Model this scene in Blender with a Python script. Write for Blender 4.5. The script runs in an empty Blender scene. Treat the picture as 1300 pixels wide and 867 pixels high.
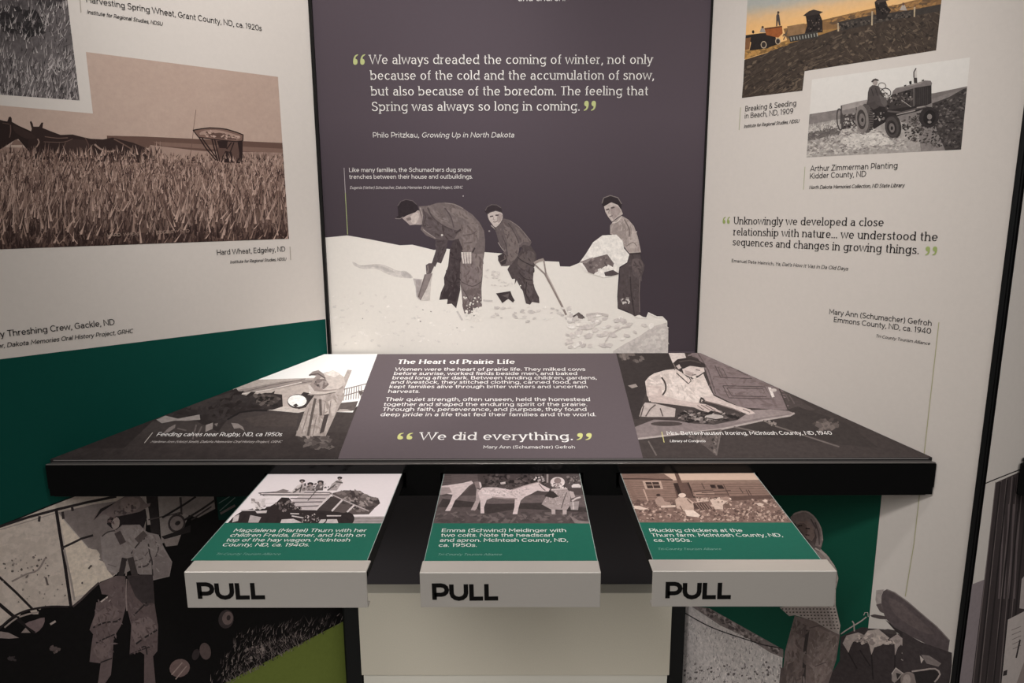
import bpy, bmesh, math, random
from mathutils import Vector, Matrix
from mathutils.geometry import tessellate_polygon
random.seed(7)
SC = bpy.context.scene
COL = SC.collection
R = math.radians

# ---------------------------------------------------------------- camera
EYE = 1.485
FPX, PITCH, ROLL, YAW = 927.3, R(11.414), R(-0.302), R(-0.498)
CAM = Vector((0, 0, EYE))
fwd = Vector((math.sin(YAW)*math.cos(PITCH), math.cos(YAW)*math.cos(PITCH), -math.sin(PITCH)))
r0 = Vector((math.cos(YAW), -math.sin(YAW), 0))
u0 = r0.cross(fwd)
rgt = r0*math.cos(ROLL) + u0*math.sin(ROLL)
upv = -r0*math.sin(ROLL) + u0*math.cos(ROLL)
cd = bpy.data.cameras.new('camera')
cam = bpy.data.objects.new('camera', cd)
COL.objects.link(cam)
cd.sensor_fit = 'HORIZONTAL'
cd.sensor_width = 36
cd.lens = FPX*36/1300
cd.clip_start = 0.01
cam.matrix_world = Matrix((
    (rgt.x, upv.x, -fwd.x, CAM.x), (rgt.y, upv.y, -fwd.y, CAM.y),
    (rgt.z, upv.z, -fwd.z, CAM.z), (0, 0, 0, 1)))
SC.camera = cam
SC.view_settings.view_transform = 'Standard'
SC.view_settings.look = 'None'
SC.view_settings.exposure = 0.0
SC.view_settings.gamma = 1.0
SC.view_settings.use_curve_mapping = False

# ---------------------------------------------------------------- world, gallery lamps and added fill lamps
world = bpy.data.worlds.new('gallery_light')
SC.world = world
world.use_nodes = True
bgn = world.node_tree.nodes['Background']
bgn.inputs[0].default_value = (1.0, 0.975, 0.945, 1)
bgn.inputs[1].default_value = 0.12


def lamp(name, kind, loc, aim, power, size=0.1, angle=60, blend=0.8, color=(1, .988, .978), size_y=None):
    ld = bpy.data.lights.new(name, kind)
    ld.energy = power
    ld.color = color
    if kind == 'SPOT':
        ld.shadow_soft_size = size
        ld.spot_size = R(angle)
        ld.spot_blend = blend
    else:
        ld.shape = 'RECTANGLE'
        ld.size = size
        ld.size_y = size_y or size
    o = bpy.data.objects.new(name, ld)
    COL.objects.link(o)
    o.location = loc
    o.rotation_euler = (Vector(aim)-Vector(loc)).to_track_quat('-Z', 'Y').to_euler()
    return o


LAMPS = [
    ('track_and_fill_spot', 'SPOT', (-0.36, 1.05, 3.02), (-0.36, 1.86, 1.06), 68, 0.05, 21, 1.0),
    ('track_and_fill_spot', 'SPOT', (0.45, 0.75, 3.02), (0.55, 1.8, 1.12), 30, 0.06, 44, 1.0),
    ('track_and_fill_spot', 'SPOT', (-0.2, 0.6, 3.02), (-0.5, 1.9, 1.8), 92, 0.08, 50, 1.0),
    ('track_and_fill_spot', 'SPOT', (0.2, 0.6, 3.02), (0.5, 1.9, 1.9), 25, 0.08, 50, 1.0),
    ('track_and_fill_spot', 'SPOT', (-0.9, -0.5, 3.02), (0.52, 1.85, 1.4), 185, 0.15, 40, 1.0),
    ('track_and_fill_spot', 'SPOT', (0.9, 0.75, 3.02), (-0.9, 1.5, 1.85), 58, 0.15, 60, 1.0),
    ('track_and_fill_spot', 'SPOT', (-2.0, -1.3, 2.87), (-0.55, 1.15, 0.55), 440, 0.9, 32, 1.0),  # added soft fill from front left, not a track lamp
    ('track_and_fill_spot', 'SPOT', (1.6, -1.3, 2.87), (0.65, 1.5, 0.52), 130, 0.9, 46, 1.0),  # added soft fill from front right, softens shadows under the pull-outs
    ('track_and_fill_spot', 'SPOT', (0, -2.2, 2.95), (0, 1.8, 1.3), 14, 0.3, 50, 1.0),
    ('track_and_fill_spot', 'SPOT', (0.0, 0.75, 3.02), (-0.05, 1.25, 0.9), 68, 0.06, 50, 1.0),
    ('track_and_fill_spot', 'SPOT', (2.3, 0.3, 3.02), (1.15, 1.55, 1.27), 21, 0.15, 60, 1.0),  # unseen spot added to brighten the next booth's panel
]
for l_ in LAMPS:
    lamp(*l_)

# ---------------------------------------------------------------- planes of the booth


class Plane:
    def __init__(s, o, u, v):
        s.o, s.u, s.v = Vector(o), Vector(u).normalized(), Vector(v).normalized()
        s.n = s.u.cross(s.v).normalized()

    def at(s, px, py):
        d = fwd + rgt*((px-650)/FPX) - upv*((py-433.5)/FPX)
        t = (s.o-CAM).dot(s.n)/d.dot(s.n)
        return CAM + d*t

    def ab(s, px, py):
        q = s.at(px, py)-s.o
        return q.dot(s.u), q.dot(s.v)

    def p(s, a, b, h=0.0):
        return s.o + s.u*a + s.v*b + s.n*h


YB, XL, XR = 1.9785, -0.5266, 0.4934
AL, AR = R(47.63), R(41.55)
Z = Vector((0, 0, 1))
L0, R0 = Vector((XL, YB, 0)), Vector((XR, YB, 0))
dL = Vector((-math.sin(AL), -math.cos(AL), 0))
dR = Vector((math.sin(AR), -math.cos(AR), 0))
BACK = Plane((0, YB, 0), (1, 0, 0), Z)
LEFT = Plane(L0, -dL, Z)              # a runs from -2 (near) to 0 at the corner
RIGHT = Plane(R0, dR, Z)              # a runs from 0 at the corner to 0.7
TILT = R(16.75)
ZT, DT = EYE-0.4279, 0.4624           # height at the back panel, depth of the table
TABLE = Plane((0, YB, ZT), (1, 0, 0), (0, math.cos(TILT), math.sin(TILT)))
TF_Y, TF_Z = YB-DT, ZT-DT*math.tan(TILT)
PZ = EYE-0.597
PULL = Plane((0, 1.1, PZ), (1, 0, 0), (0, 1, 0))
LIP_Y = 1.078
LIPF = Plane((0, LIP_Y, 0), (1, 0, 0), Z)
S_END = 0.703
NEXT = Plane(R0+dR*(S_END+.0155), (math.sin(R(64)), math.cos(R(64)), 0), Z)

# ---------------------------------------------------------------- object helpers


def props(o, label=None, cat=None, group=None, kind=None):
    for k_, v_ in (('label', label), ('category', cat), ('group', group), ('kind', kind)):
        if v_:
            o[k_] = v_
    return o


def empty(name, loc, label, cat, group=None):
    o = bpy.data.objects.new(name, None)
    COL.objects.link(o)
    o.location = loc
    o.empty_display_size = .05
    return props(o, label, cat, group)


def mesh_obj(name, verts, faces, mat, parent=None, bevel=0, label=None, smooth=False):
    org = parent.matrix_basis.translation if parent else Vector((0, 0, 0))
    if parent and parent.parent:
        org = org + parent.parent.matrix_basis.translation
    m = bpy.data.meshes.new(name)
    m.from_pydata([tuple(Vector(v)-org) for v in verts], [], faces)
    bm = bmesh.new()
    bm.from_mesh(m)
    bmesh.ops.remove_doubles(bm, verts=bm.verts, dist=1e-6)
    bmesh.ops.recalc_face_normals(bm, faces=bm.faces)
    if bevel:
        bmesh.ops.bevel(bm, geom=[e for e in bm.edges if e.is_manifold and e.calc_face_angle(0) > .5],
                        offset=bevel, segments=3, profile=.5, affect='EDGES', clamp_overlap=True)
    bm.to_mesh(m)
    bm.free()
    if mat:
        m.materials.append(mat)
    o = bpy.data.objects.new(name, m)
    COL.objects.link(o)
    if parent:
        o.parent = parent
    if label:
        o['label'] = label
    return o


def prism(poly, ext):
    """closed prism from a polygon (list of Vectors) extruded by vector ext"""
    n = len(poly)
    v = [Vector(p) for p in poly] + [Vector(p)+ext for p in poly]
    f = [tuple(range(n)), tuple(range(2*n-1, n-1, -1))]
    f += [(i, (i+1) % n, n+(i+1) % n, n+i) for i in range(n)]
    return v, f


def box(x0, x1, y0, y1, z0, z1):
    return prism([Vector((x0, y0, z0)), Vector((x1, y0, z0)), Vector((x1, y1, z0)), Vector((x0, y1, z0))], Vector((0, 0, z1-z0)))


def merge(*vf):
    V, F = [], []
    for v, f in vf:
        k = len(V)
        V += v
        F += [tuple(i+k for i in q) for q in f]
    return V, F


def pbox(pl, a0, a1, b0, b1, h0, h1):
    return prism([pl.p(a0, b0, h0), pl.p(a1, b0, h0), pl.p(a1, b1, h0), pl.p(a0, b1, h0)], pl.n*(h1-h0))

# ---------------------------------------------------------------- materials


def lin(c):
    return tuple(((x/255)/12.92 if x/255 <= .04045 else ((x/255+.055)/1.055)**2.4) for x in c)


def mat(name, color, rough=.5, metal=0, spec=.5, noise=0, nscale=200, bump=0, aniso=None):
    m = bpy.data.materials.new(name)
    m.use_nodes = True
    nt = m.node_tree
    b = nt.nodes['Principled BSDF']
    b.inputs['Base Color'].default_value = (*color, 1)
    b.inputs['Roughness'].default_value = rough
    b.inputs['Metallic'].default_value = metal
    b.inputs['Specular IOR Level'].default_value = spec
    if noise or bump:
        tc = nt.nodes.new('ShaderNodeTexCoord')
        mp = nt.nodes.new('ShaderNodeMapping')
        if aniso:
            mp.inputs['Scale'].default_value = aniso
        nz = nt.nodes.new('ShaderNodeTexNoise')
        nz.inputs['Scale'].default_value = nscale
        nz.inputs['Detail'].default_value = 3
        nt.links.new(tc.outputs['Object'], mp.inputs[0])
        nt.links.new(mp.outputs[0], nz.inputs['Vector'])
        mr = nt.nodes.new('ShaderNodeMapRange')
        mr.inputs[1].default_value, mr.inputs[2].default_value = .3, .7
        mr.inputs[3].default_value, mr.inputs[4].default_value = 1-noise, 1+noise
        nt.links.new(nz.outputs[0], mr.inputs[0])
        vm = nt.nodes.new('ShaderNodeVectorMath')
        vm.operation = 'SCALE'
        vm.inputs[0].default_value = color
        nt.links.new(mr.outputs[0], vm.inputs['Scale'])
        nt.links.new(vm.outputs[0], b.inputs['Base Color'])
        if bump:
            bp = nt.nodes.new('ShaderNodeBump')
            bp.inputs['Strength'].default_value = bump
            bp.inputs['Distance'].default_value = .001
            nt.links.new(nz.outputs[0], bp.inputs['Height'])
            nt.links.new(bp.outputs[0], b.inputs['Normal'])
    return m


def ink_material(name, rough, spec):
    m = bpy.data.materials.new(name)
    m.use_nodes = True
    nt = m.node_tree
    b = nt.nodes['Principled BSDF']
    b.inputs['Roughness'].default_value = rough
    b.inputs['Specular IOR Level'].default_value = spec
    at = nt.nodes.new('ShaderNodeAttribute')
    at.attribute_name = 'ink'
    tc = nt.nodes.new('ShaderNodeTexCoord')
    nz = nt.nodes.new('ShaderNodeTexNoise')
    nz.inputs['Scale'].default_value = 90
    nz.inputs['Detail'].default_value = 5
    nz.inputs['Roughness'].default_value = .72
    nt.links.new(tc.outputs['Object'], nz.inputs['Vector'])
    mr = nt.nodes.new('ShaderNodeMapRange')
    mr.inputs[1].default_value, mr.inputs[2].default_value = .28, .72
    mr.inputs[3].default_value, mr.inputs[4].default_value = -1, 1
    nt.links.new(nz.outputs[0], mr.inputs[0])
    ma = nt.nodes.new('ShaderNodeMath')
    ma.operation = 'MULTIPLY_ADD'
    nt.links.new(mr.outputs[0], ma.inputs[0])
    nt.links.new(at.outputs['Alpha'], ma.inputs[1])
    ma.inputs[2].default_value = 1
    vm = nt.nodes.new('ShaderNodeVectorMath')
    vm.operation = 'SCALE'
    nt.links.new(at.outputs['Color'], vm.inputs[0])
    nt.links.new(ma.outputs[0], vm.inputs['Scale'])
    nt.links.new(vm.outputs[0], b.inputs['Base Color'])
    return m


INK = ink_material('printed_laminate', .6, .12)
M_BLACK = mat('black_powder_coat', (.004, .004, .004), .45, 0, .25)
M_FASCIA = mat('black_acrylic', (.003, .003, .003), .16, 0, .22)
M_CORE = mat('black_board_core', (.012, .010, .010), .6, 0, .3)
M_ALU = mat('brushed_aluminium', (.76, .70, .635), .36, .55, .5, .02, 60, 0, (1, 40, 40))
M_CREAM = mat('cream_laminate', (.66, .60, .49), .38, 0, .4, .03, 300)
M_FLOOR = mat('pale_floor', (.55, .53, .50), .45, 0, .4, .08, 12)

# ---------------------------------------------------------------- printed artwork (flat inks laid on the boards)
LAYER = 5e-6


def catmull(pts, n=4, closed=True):
    out = []
    m = len(pts)
    rng = range(m) if closed else range(m-1)
    for i in rng:
        if closed:
            p0, p1, p2, p3 = pts[i-1], pts[i], pts[(i+1) % m], pts[(i+2) % m]
        else:
            p0, p1, p2, p3 = pts[max(i-1, 0)], pts[i], pts[i+1], pts[min(i+2, m-1)]
        for k in range(n):
            t = k/n
            out.append(tuple(.5*((2*b)+(c-a)*t+(2*a-5*b+4*c-d)*t*t+(3*b-a-3*c+d)*t**3)
                             for a, b, c, d in zip(p0, p1, p2, p3)))
    if not closed:
        out.append(tuple(pts[-1]))
    return out


class Art:
    def __init__(s, plane, E=.8, base=2e-4, grain=.0):
        s.pl, s.E, s.base, s.grain = plane, E, base, grain
        s.V, s.F, s.C = [], [], []
        s.lay = 0
        s.ox = s.oy = 0.0
        s.sc = 1.0
        s.clip = None

    def frame(s, ox=0, oy=0, sc=1.0):
        s.ox, s.oy, s.sc = ox, oy, sc
        return s

    def px(s, p):
        return (s.ox+p[0]/s.sc, s.oy+p[1]/s.sc)

    def setclip(s, pts=None):
        if pts is None:
            s.clip = None
            return
        s.clip = []
        for piece in (pts if isinstance(pts[0][0], (tuple, list)) else [pts]):
            q = [s.px(p) for p in piece]
            ar = sum(q[i-1][0]*q[i][1]-q[i][0]*q[i-1][1] for i in range(len(q)))
            s.clip.append(q if ar > 0 else q[::-1])

    def ink(s, c):
        l = lin(c)
        k = min(1, .92*s.E/max(max(l), 1e-6))
        return tuple(x*k/s.E for x in l)

    def emit(s, pts, cols, grain=None, dz=0):
        """pts in photo pixels (convex), cols linear rgb"""
        for cl in (s.clip or [None]):
            s._emit(pts, cols, grain, dz, cl)

    def _emit(s, pts, cols, grain, dz, cl):
        P = [(x, y, c) for (x, y), c in zip(pts, cols)]
        if cl:
            for i in range(len(cl)):
                (x1, y1), (x2, y2) = cl[i-1], cl[i]
                out = []
                for j in range(len(P)):
                    A_, B_ = P[j-1], P[j]
                    da = (x2-x1)*(A_[1]-y1)-(y2-y1)*(A_[0]-x1)
                    db = (x2-x1)*(B_[1]-y1)-(y2-y1)*(B_[0]-x1)
                    if (da >= 0) != (db >= 0):
                        t = da/(da-db)
                        out.append((A_[0]+(B_[0]-A_[0])*t, A_[1]+(B_[1]-A_[1])*t,
                                    tuple(p+(q-p)*t for p, q in zip(A_[2], B_[2]))))
                    if db >= 0:
                        out.append(B_)
                P = out
                if len(P) < 3:
                    return
        off = s.pl.n*(s.base+s.lay*LAYER+dz)
        k = len(s.V)
        g = s.grain if grain is None else grain
        for x, y, c in P:
            s.V.append(s.pl.at(x, y)+off)
            s.C.append((*c, g))
        s.F.append(tuple(range(k, k+len(P))))

    def poly(s, pts, c, smooth=0, grain=None):
        """c: one sRGB colour, or a function (x, y) -> sRGB"""
        s.lay += 1
        if smooth:
            pts = catmull(pts, smooth)
        tr = tessellate_polygon([[Vector((p[0], p[1], 0)) for p in pts]])
        cf = c if callable(c) else (lambda x, y: c)
        cs = [s.ink(cf(*p)) for p in pts]
        q = [s.px(p) for p in pts]
        for t in tr:
            s.emit([q[i] for i in t], [cs[i] for i in t], grain)
        return s

    def grid(s, quad, nu, nv, cf, grain=None):
        """quad tl,tr,br,bl; cf(u, v) -> sRGB"""
        s.lay += 1
        tl, tr, br, bl = quad
        def pt(u, v):
            return tuple((tl[k]*(1-u)+tr[k]*u)*(1-v)+(bl[k]*(1-u)+br[k]*u)*v for k in (0, 1))
        P = [[s.px(pt(i/nu, j/nv)) for i in range(nu+1)] for j in range(nv+1)]
        K = [[s.ink(cf(i/nu, j/nv)) for i in range(nu+1)] for j in range(nv+1)]
        for j in range(nv):
            for i in range(nu):
                s.emit([P[j][i], P[j][i+1], P[j+1][i+1], P[j+1][i]],
                       [K[j][i], K[j][i+1], K[j+1][i+1], K[j+1][i]], grain)
        return s

    def line(s, pts, w, c, w2=None, smooth=0, grain=None, lay=True):
        if lay:
            s.lay += 1
        if smooth:
            pts = catmull(pts, smooth, False)
        n = len(pts)
        w2 = w if w2 is None else w2
        L_, R_ = [], []
        for i, p in enumerate(pts):
            a, b = pts[max(i-1, 0)], pts[min(i+1, n-1)]
            dx, dy = b[0]-a[0], b[1]-a[1]
            d = math.hypot(dx, dy) or 1
            ww = (w+(w2-w)*i/max(n-1, 1))/2
            L_.append((p[0]-dy/d*ww, p[1]+dx/d*ww))
            R_.append((p[0]+dy/d*ww, p[1]-dx/d*ww))
        k = s.ink(c)
        for i in range(n-1):
            s.emit([s.px(q) for q in (L_[i], L_[i+1], R_[i+1], R_[i])], [k]*4, grain)
        return s

    def lines(s, segs, w, c, **kw):
        s.lay += 1
        for g in segs:
            s.line(g, w, c, lay=False, **kw)
        return s

    def ell(s, cx, cy, rx, ry, c, rot=0, n=18, grain=None, edge=None):
        s.lay += 1
        ca, sa = math.cos(R(rot)), math.sin(R(rot))
        ring = []
        for i in range(n):
            a = 2*math.pi*i/n
            x, y = rx*math.cos(a), ry*math.sin(a)
            ring.append((cx+x*ca-y*sa, cy+x*sa+y*ca))
        k = s.ink(c)
        if edge:
            e = s.ink(edge)
            m = s.px((cx, cy))
            for i in range(n):
                s.emit([m, s.px(ring[i-1]), s.px(ring[i])], [k, e, e], grain)
        else:
            s.emit([s.px(p) for p in ring], [k]*n, grain)
        return s

    def ring(s, cx, cy, rx, ry, w, c, rot=0, a0=0, a1=360, n=28):
        ca, sa = math.cos(R(rot)), math.sin(R(rot))
        pts = []
        for i in range(n+1):
            a = R(a0+(a1-a0)*i/n)
            x, y = rx*math.cos(a), ry*math.sin(a)
            pts.append((cx+x*ca-y*sa, cy+x*sa+y*ca))
        return s.line(pts, w, c)

    def blades(s, n, area, length, width, lean, cols, grain=None):
        """n grass blades; area() -> (x, y) foot, length(x, y) -> px"""
        s.lay += 1
        for i in range(n):
            x, y = area()
            l = length(x, y)*random.uniform(.6, 1.25)
            w = width*random.uniform(.6, 1.3)
            a = random.gauss(lean, 17)
            tx, ty = x+l*math.sin(R(a)), y-l*math.cos(R(a))
            k = s.ink(random.choice(cols) if not callable(cols) else cols(x, y))
            s.emit([s.px(q) for q in ((x-w/2, y), (x+w/2, y), (tx, ty))], [k]*3, grain, dz=random.uniform(0, 3e-5))
        s.lay += 7
        return s

    def splat(s, n, area, size, cols, aspect=1.0, rot=0, grain=None, jit=25):
        s.lay += 1
        for i in range(n):
            x, y = area()
            r_ = (size(x, y) if callable(size) else size)*random.uniform(.5, 1.3)
            a = R(rot+random.gauss(0, jit))
            k = s.ink(random.choice(cols) if not callable(cols) else cols(x, y))
            q = []
            m = 5
            for j in range(m):
                t = 2*math.pi*j/m
                ex, ey = r_*aspect*math.cos(t)*random.uniform(.6, 1.1), r_*math.sin(t)*random.uniform(.6, 1.1)
                q.append(s.px((x+ex*math.cos(a)-ey*math.sin(a), y+ex*math.sin(a)+ey*math.cos(a))))
            s.emit(q, [k]*m, grain, dz=random.uniform(0, 3e-5))
        s.lay += 7
        return s

    def weave(s, n, area, base, size=7, rot=60, dev=14, aspect=3.2, grain=.2):
        """soft mottling of a printed tone: short strokes a little lighter and darker than it"""
        cols = [tuple(max(0, ch+d) for ch in base) for d in (-dev, -dev*.5, dev*.4, dev*.8)]
        return s.splat(n, within(area), size, cols, aspect, rot, grain, 30)

    def build(s, name, parent, label=None):
        org = parent.matrix_basis.translation.copy()
        p = parent.parent
        while p:
            org += p.matrix_basis.translation
            p = p.parent
        m = bpy.data.meshes.new(name)
        # every ink polygon faces out of the board
        F = []
        for f in s.F:
            a, b, c = s.V[f[0]], s.V[f[1]], s.V[f[2]]
            F.append(f if (b-a).cross(c-a).dot(s.pl.n) > 0 else f[::-1])
        m.from_pydata([tuple(v-org) for v in s.V], [], F)
        at = m.color_attributes.new('ink', 'FLOAT_COLOR', 'POINT')
        flat = [x for c in s.C for x in c]
        at.data.foreach_set('color', flat)
        m.materials.append(INK)
        o = bpy.data.objects.new(name, m)
        COL.objects.link(o)
        o.parent = parent
        if label:
            o['label'] = label
        return o


def project(P):
    d = P-CAM
    z = d.dot(fwd)
    return (650+FPX*d.dot(rgt)/z, 433.5-FPX*d.dot(upv)/z)


def pclip(pl, a0, a1, b0, b1):
    """a rectangle of the board, as seen in the photograph"""
    return [project(pl.p(*q)) for q in ((a0, b1), (a1, b1), (a1, b0), (a0, b0))]


def inpoly(x, y, P):
    r_ = False
    for i in range(len(P)):
        (x1, y1), (x2, y2) = P[i-1], P[i]
        if (y1 > y) != (y2 > y) and x < (x2-x1)*(y-y1)/(y2-y1)+x1:
            r_ = not r_
    return r_


def within(P):
    xs, ys = [p[0] for p in P], [p[1] for p in P]

    def f():
        while True:
            x, y = random.uniform(min(xs), max(xs)), random.uniform(min(ys), max(ys))
            if inpoly(x, y, P):
                return x, y
    return f


# ---------------------------------------------------------------- lettering: a stroke alphabet, with and without slab serifs
def ar(cx, cy, rx, ry, a0, a1, n=None):
    n = n or max(4, int(abs(a1-a0)/26))
    return [(cx+rx*math.cos(R(a0+(a1-a0)*i/n)), cy+ry*math.sin(R(a0+(a1-a0)*i/n))) for i in range(n+1)]


def sp(*p):
    return catmull(list(p), 4, False)


O_ = lambda x: ar(x, .26, .215, .22, 0, 360)
GL = {
    'a': (.55, [[(.43, 0), (.43, .32)]+ar(.26, .32, .17, .16, 0, 155)[1:], [(.43, .29), (.24, .29)]+ar(.22, .165, .14, .125, 90, 270)[1:]+[(.3, .045), (.43, .15)]]),
    'b': (.62, [[(.1, 0), (.1, .74)], O_(.32)]),
    'c': (.54, [ar(.31, .26, .22, .22, 42, 318)]),
    'd': (.62, [[(.52, 0), (.52, .74)], O_(.3)]),
    'e': (.59, [ar(.3, .26, .21, .22, 0, 318), [(.09, .26), (.54, .26)]]),
    'f': (.34, [ar(.3, .57, .13, .13, 75, 180)+[(.17, 0)], [(.03, .48), (.33, .48)]]),
    'g': (.62, [O_(.3), [(.52, .52), (.52, -.02)]+ar(.31, -.02, .21, .145, 0, -145)[1:]]),
    'h': (.6, [[(.1, 0), (.1, .74)], ar(.3, .28, .2, .2, 175, 0)+[(.5, 0)]]),
    'i': (.22, [[(.1, 0), (.1, .52)], [(.1, .63), (.1, .72)]]),
    'j': (.22, [[(.1, .52), (.1, -.08)]+ar(0, -.08, .1, .09, 0, -80)[1:], [(.1, .63), (.1, .72)]]),
    'k': (.53, [[(.1, 0), (.1, .74)], [(.45, .52), (.1, .19)], [(.22, .3), (.48, 0)]]),
    'l': (.22, [[(.1, 0), (.1, .74)]]),
    'm': (.88, [[(.1, 0), (.1, .52)], ar(.27, .3, .17, .18, 170, 0)+[(.44, 0)], ar(.61, .3, .17, .18, 170, 0)+[(.78, 0)]]),
    'n': (.6, [[(.1, 0), (.1, .52)], ar(.3, .28, .2, .2, 175, 0)+[(.5, 0)]]),
    'o': (.6, [O_(.3)]),
    'p': (.62, [[(.1, -.2), (.1, .52)], O_(.32)]),
    'q': (.62, [[(.52, -.2), (.52, .52)], O_(.3)]),
    'r': (.38, [[(.1, 0), (.1, .52)], ar(.3, .27, .2, .21, 170, 80)]),
    's': (.46, [sp((.39, .41), (.32, .47), (.21, .48), (.11, .43), (.12, .33), (.23, .28), (.34, .23), (.39, .15), (.33, .06), (.22, .04), (.12, .06), (.05, .12))]),
    't': (.37, [[(.16, .66), (.16, .15)]+ar(.27, .15, .11, .11, 180, 292)[1:], [(.03, .48), (.33, .48)]]),
    'u': (.6, [[(.1, .52), (.1, .24)]+ar(.3, .24, .2, .2, 180, 355)[1:], [(.5, 0), (.5, .52)]]),
    'v': (.52, [[(.04, .52), (.26, .03), (.48, .52)]]),
    'w': (.8, [[(.03, .52), (.21, .03), (.4, .5), (.59, .03), (.77, .52)]]),
    'x': (.52, [[(.05, .52), (.47, 0)], [(.05, 0), (.47, .52)]]),
    'y': (.52, [[(.04, .52), (.27, .03)], [(.48, .52), (.2, -.14), (.06, -.16)]]),
    'z': (.48, [[(.06, .48), (.41, .48), (.06, .04), (.43, .04)]]),
    'A': (.74, [[(.04, 0), (.37, .7), (.7, 0)], [(.15, .22), (.59, .22)]]),
    'B': (.66, [[(.1, .04), (.1, .68), (.36, .68)]+ar(.36, .53, .16, .15, 90, -90)[1:]+[(.1, .38)], [(.36, .38)]+ar(.38, .21, .19, .17, 90, -90)+[(.1, .04)]]),
    'C': (.73, [ar(.4, .36, .32, .32, 45, 315)]),
    'D': (.75, [[(.1, .04), (.1, .68), (.34, .68)]+ar(.34, .36, .33, .32, 90, -90)[1:]+[(.1, .04)]]),
    'E': (.61, [[(.53, .68), (.1, .68), (.1, .04), (.55, .04)], [(.1, .36), (.5, .36)]]),
    'F': (.58, [[(.53, .68), (.1, .68), (.1, 0)], [(.1, .34), (.48, .34)]]),
    'G': (.77, [ar(.4, .36, .32, .32, 48, 322)+[(.68, .33), (.43, .33)]]),
    'H': (.74, [[(.1, 0), (.1, .72)], [(.64, 0), (.64, .72)], [(.1, .36), (.64, .36)]]),
    'I': (.26, [[(.13, 0), (.13, .72)]]),
    'J': (.52, [[(.42, .72), (.42, .24)]+ar(.23, .24, .19, .2, 0, -140)[1:]]),
    'K': (.68, [[(.1, 0), (.1, .72)], [(.6, .72), (.1, .24)], [(.28, .4), (.64, 0)]]),
    'L': (.55, [[(.1, .72), (.1, .04), (.52, .04)]]),
    'M': (.86, [[(.1, 0), (.1, .7), (.43, .24), (.76, .7), (.76, 0)]]),
    'N': (.76, [[(.1, 0), (.1, .7), (.66, .03), (.66, .72)]]),
    'O': (.81, [ar(.405, .36, .33, .32, 0, 360, 18)]),
    'P': (.63, [[(.1, 0), (.1, .68), (.35, .68)]+ar(.35, .46, .21, .22, 90, -90)[1:]+[(.1, .24)]]),
    'Q': (.81, [ar(.405, .36, .33, .32, 0, 360, 18), [(.45, .24), (.72, 0)]]),
    'R': (.67, [[(.1, 0), (.1, .68), (.36, .68)]+ar(.36, .475, .2, .205, 90, -90)[1:]+[(.1, .27)], [(.38, .27), (.6, 0)]]),
    'S': (.63, [sp((.53, .58), (.44, .66), (.31, .68), (.17, .64), (.12, .53), (.18, .43), (.32, .37), (.47, .31), (.54, .2), (.48, .09), (.34, .04), (.19, .06), (.07, .15))]),
    'T': (.6, [[(.3, 0), (.3, .68)], [(.03, .68), (.57, .68)]]),
    'U': (.73, [[(.1, .72), (.1, .31)]+ar(.365, .31, .265, .27, 180, 360)[1:]+[(.63, .72)]]),
    'V': (.7, [[(.03, .72), (.35, .03), (.67, .72)]]),
    'W': (1.06, [[(.03, .72), (.28, .03), (.53, .7), (.78, .03), (1.03, .72)]]),
    'X': (.68, [[(.05, .72), (.63, 0)], [(.05, 0), (.63, .72)]]),
    'Y': (.66, [[(.03, .72), (.33, .32), (.63, .72)], [(.33, .32), (.33, 0)]]),
    'Z': (.62, [[(.07, .68), (.54, .68), (.07, .04), (.56, .04)]]),
    '0': (.66, [ar(.33, .36, .25, .32, 0, 360, 16)]),
    '1': (.36, [[(.05, .6), (.2, .68), (.2, 0)]]),
    '2': (.6, [ar(.29, .48, .2, .2, 160, -20)+[(.07, .04), (.53, .04)]]),
    '3': (.6, [[(.08, .68), (.5, .68), (.26, .42)]+ar(.28, .23, .22, .19, 85, -140)]),
    '4': (.64, [[(.6, .18), (.06, .18), (.42, .7), (.42, 0)]]),
    '5': (.6, [[(.5, .68), (.13, .68), (.11, .39)]+ar(.28, .23, .22, .19, 110, -145)]),
    '6': (.62, [ar(.32, .23, .22, .19, 0, 360), [(.1, .25), (.14, .5), (.3, .67), (.48, .66)]]),
    '9': (.62, [ar(.3, .48, .22, .19, 0, 360), [(.52, .46), (.48, .22), (.32, .05), (.14, .06)]]),
    '.': (.2, [[(.1, 0), (.1, .1)]]), ',': (.2, [[(.12, .1), (.12, .02), (.05, -.1)]]),
    '(': (.32, [ar(.42, .3, .32, .48, 125, 235)]), ')': (.32, [ar(-.1, .3, .32, .48, 55, -55)]),
    "'": (.18, [[(.09, .5), (.09, .72)]]), '-': (.36, [[(.05, .28), (.31, .28)]]),
    '&': (.68, [sp((.6, .02), (.3, .36), (.17, .52), (.25, .67), (.38, .64), (.38, .5), (.15, .33), (.07, .18), (.2, .04), (.4, .06), (.56, .3))]),
    ' ': (.27, []),
}
b_, x_, c_, d_ = .03, .49, .69, .71
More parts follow.
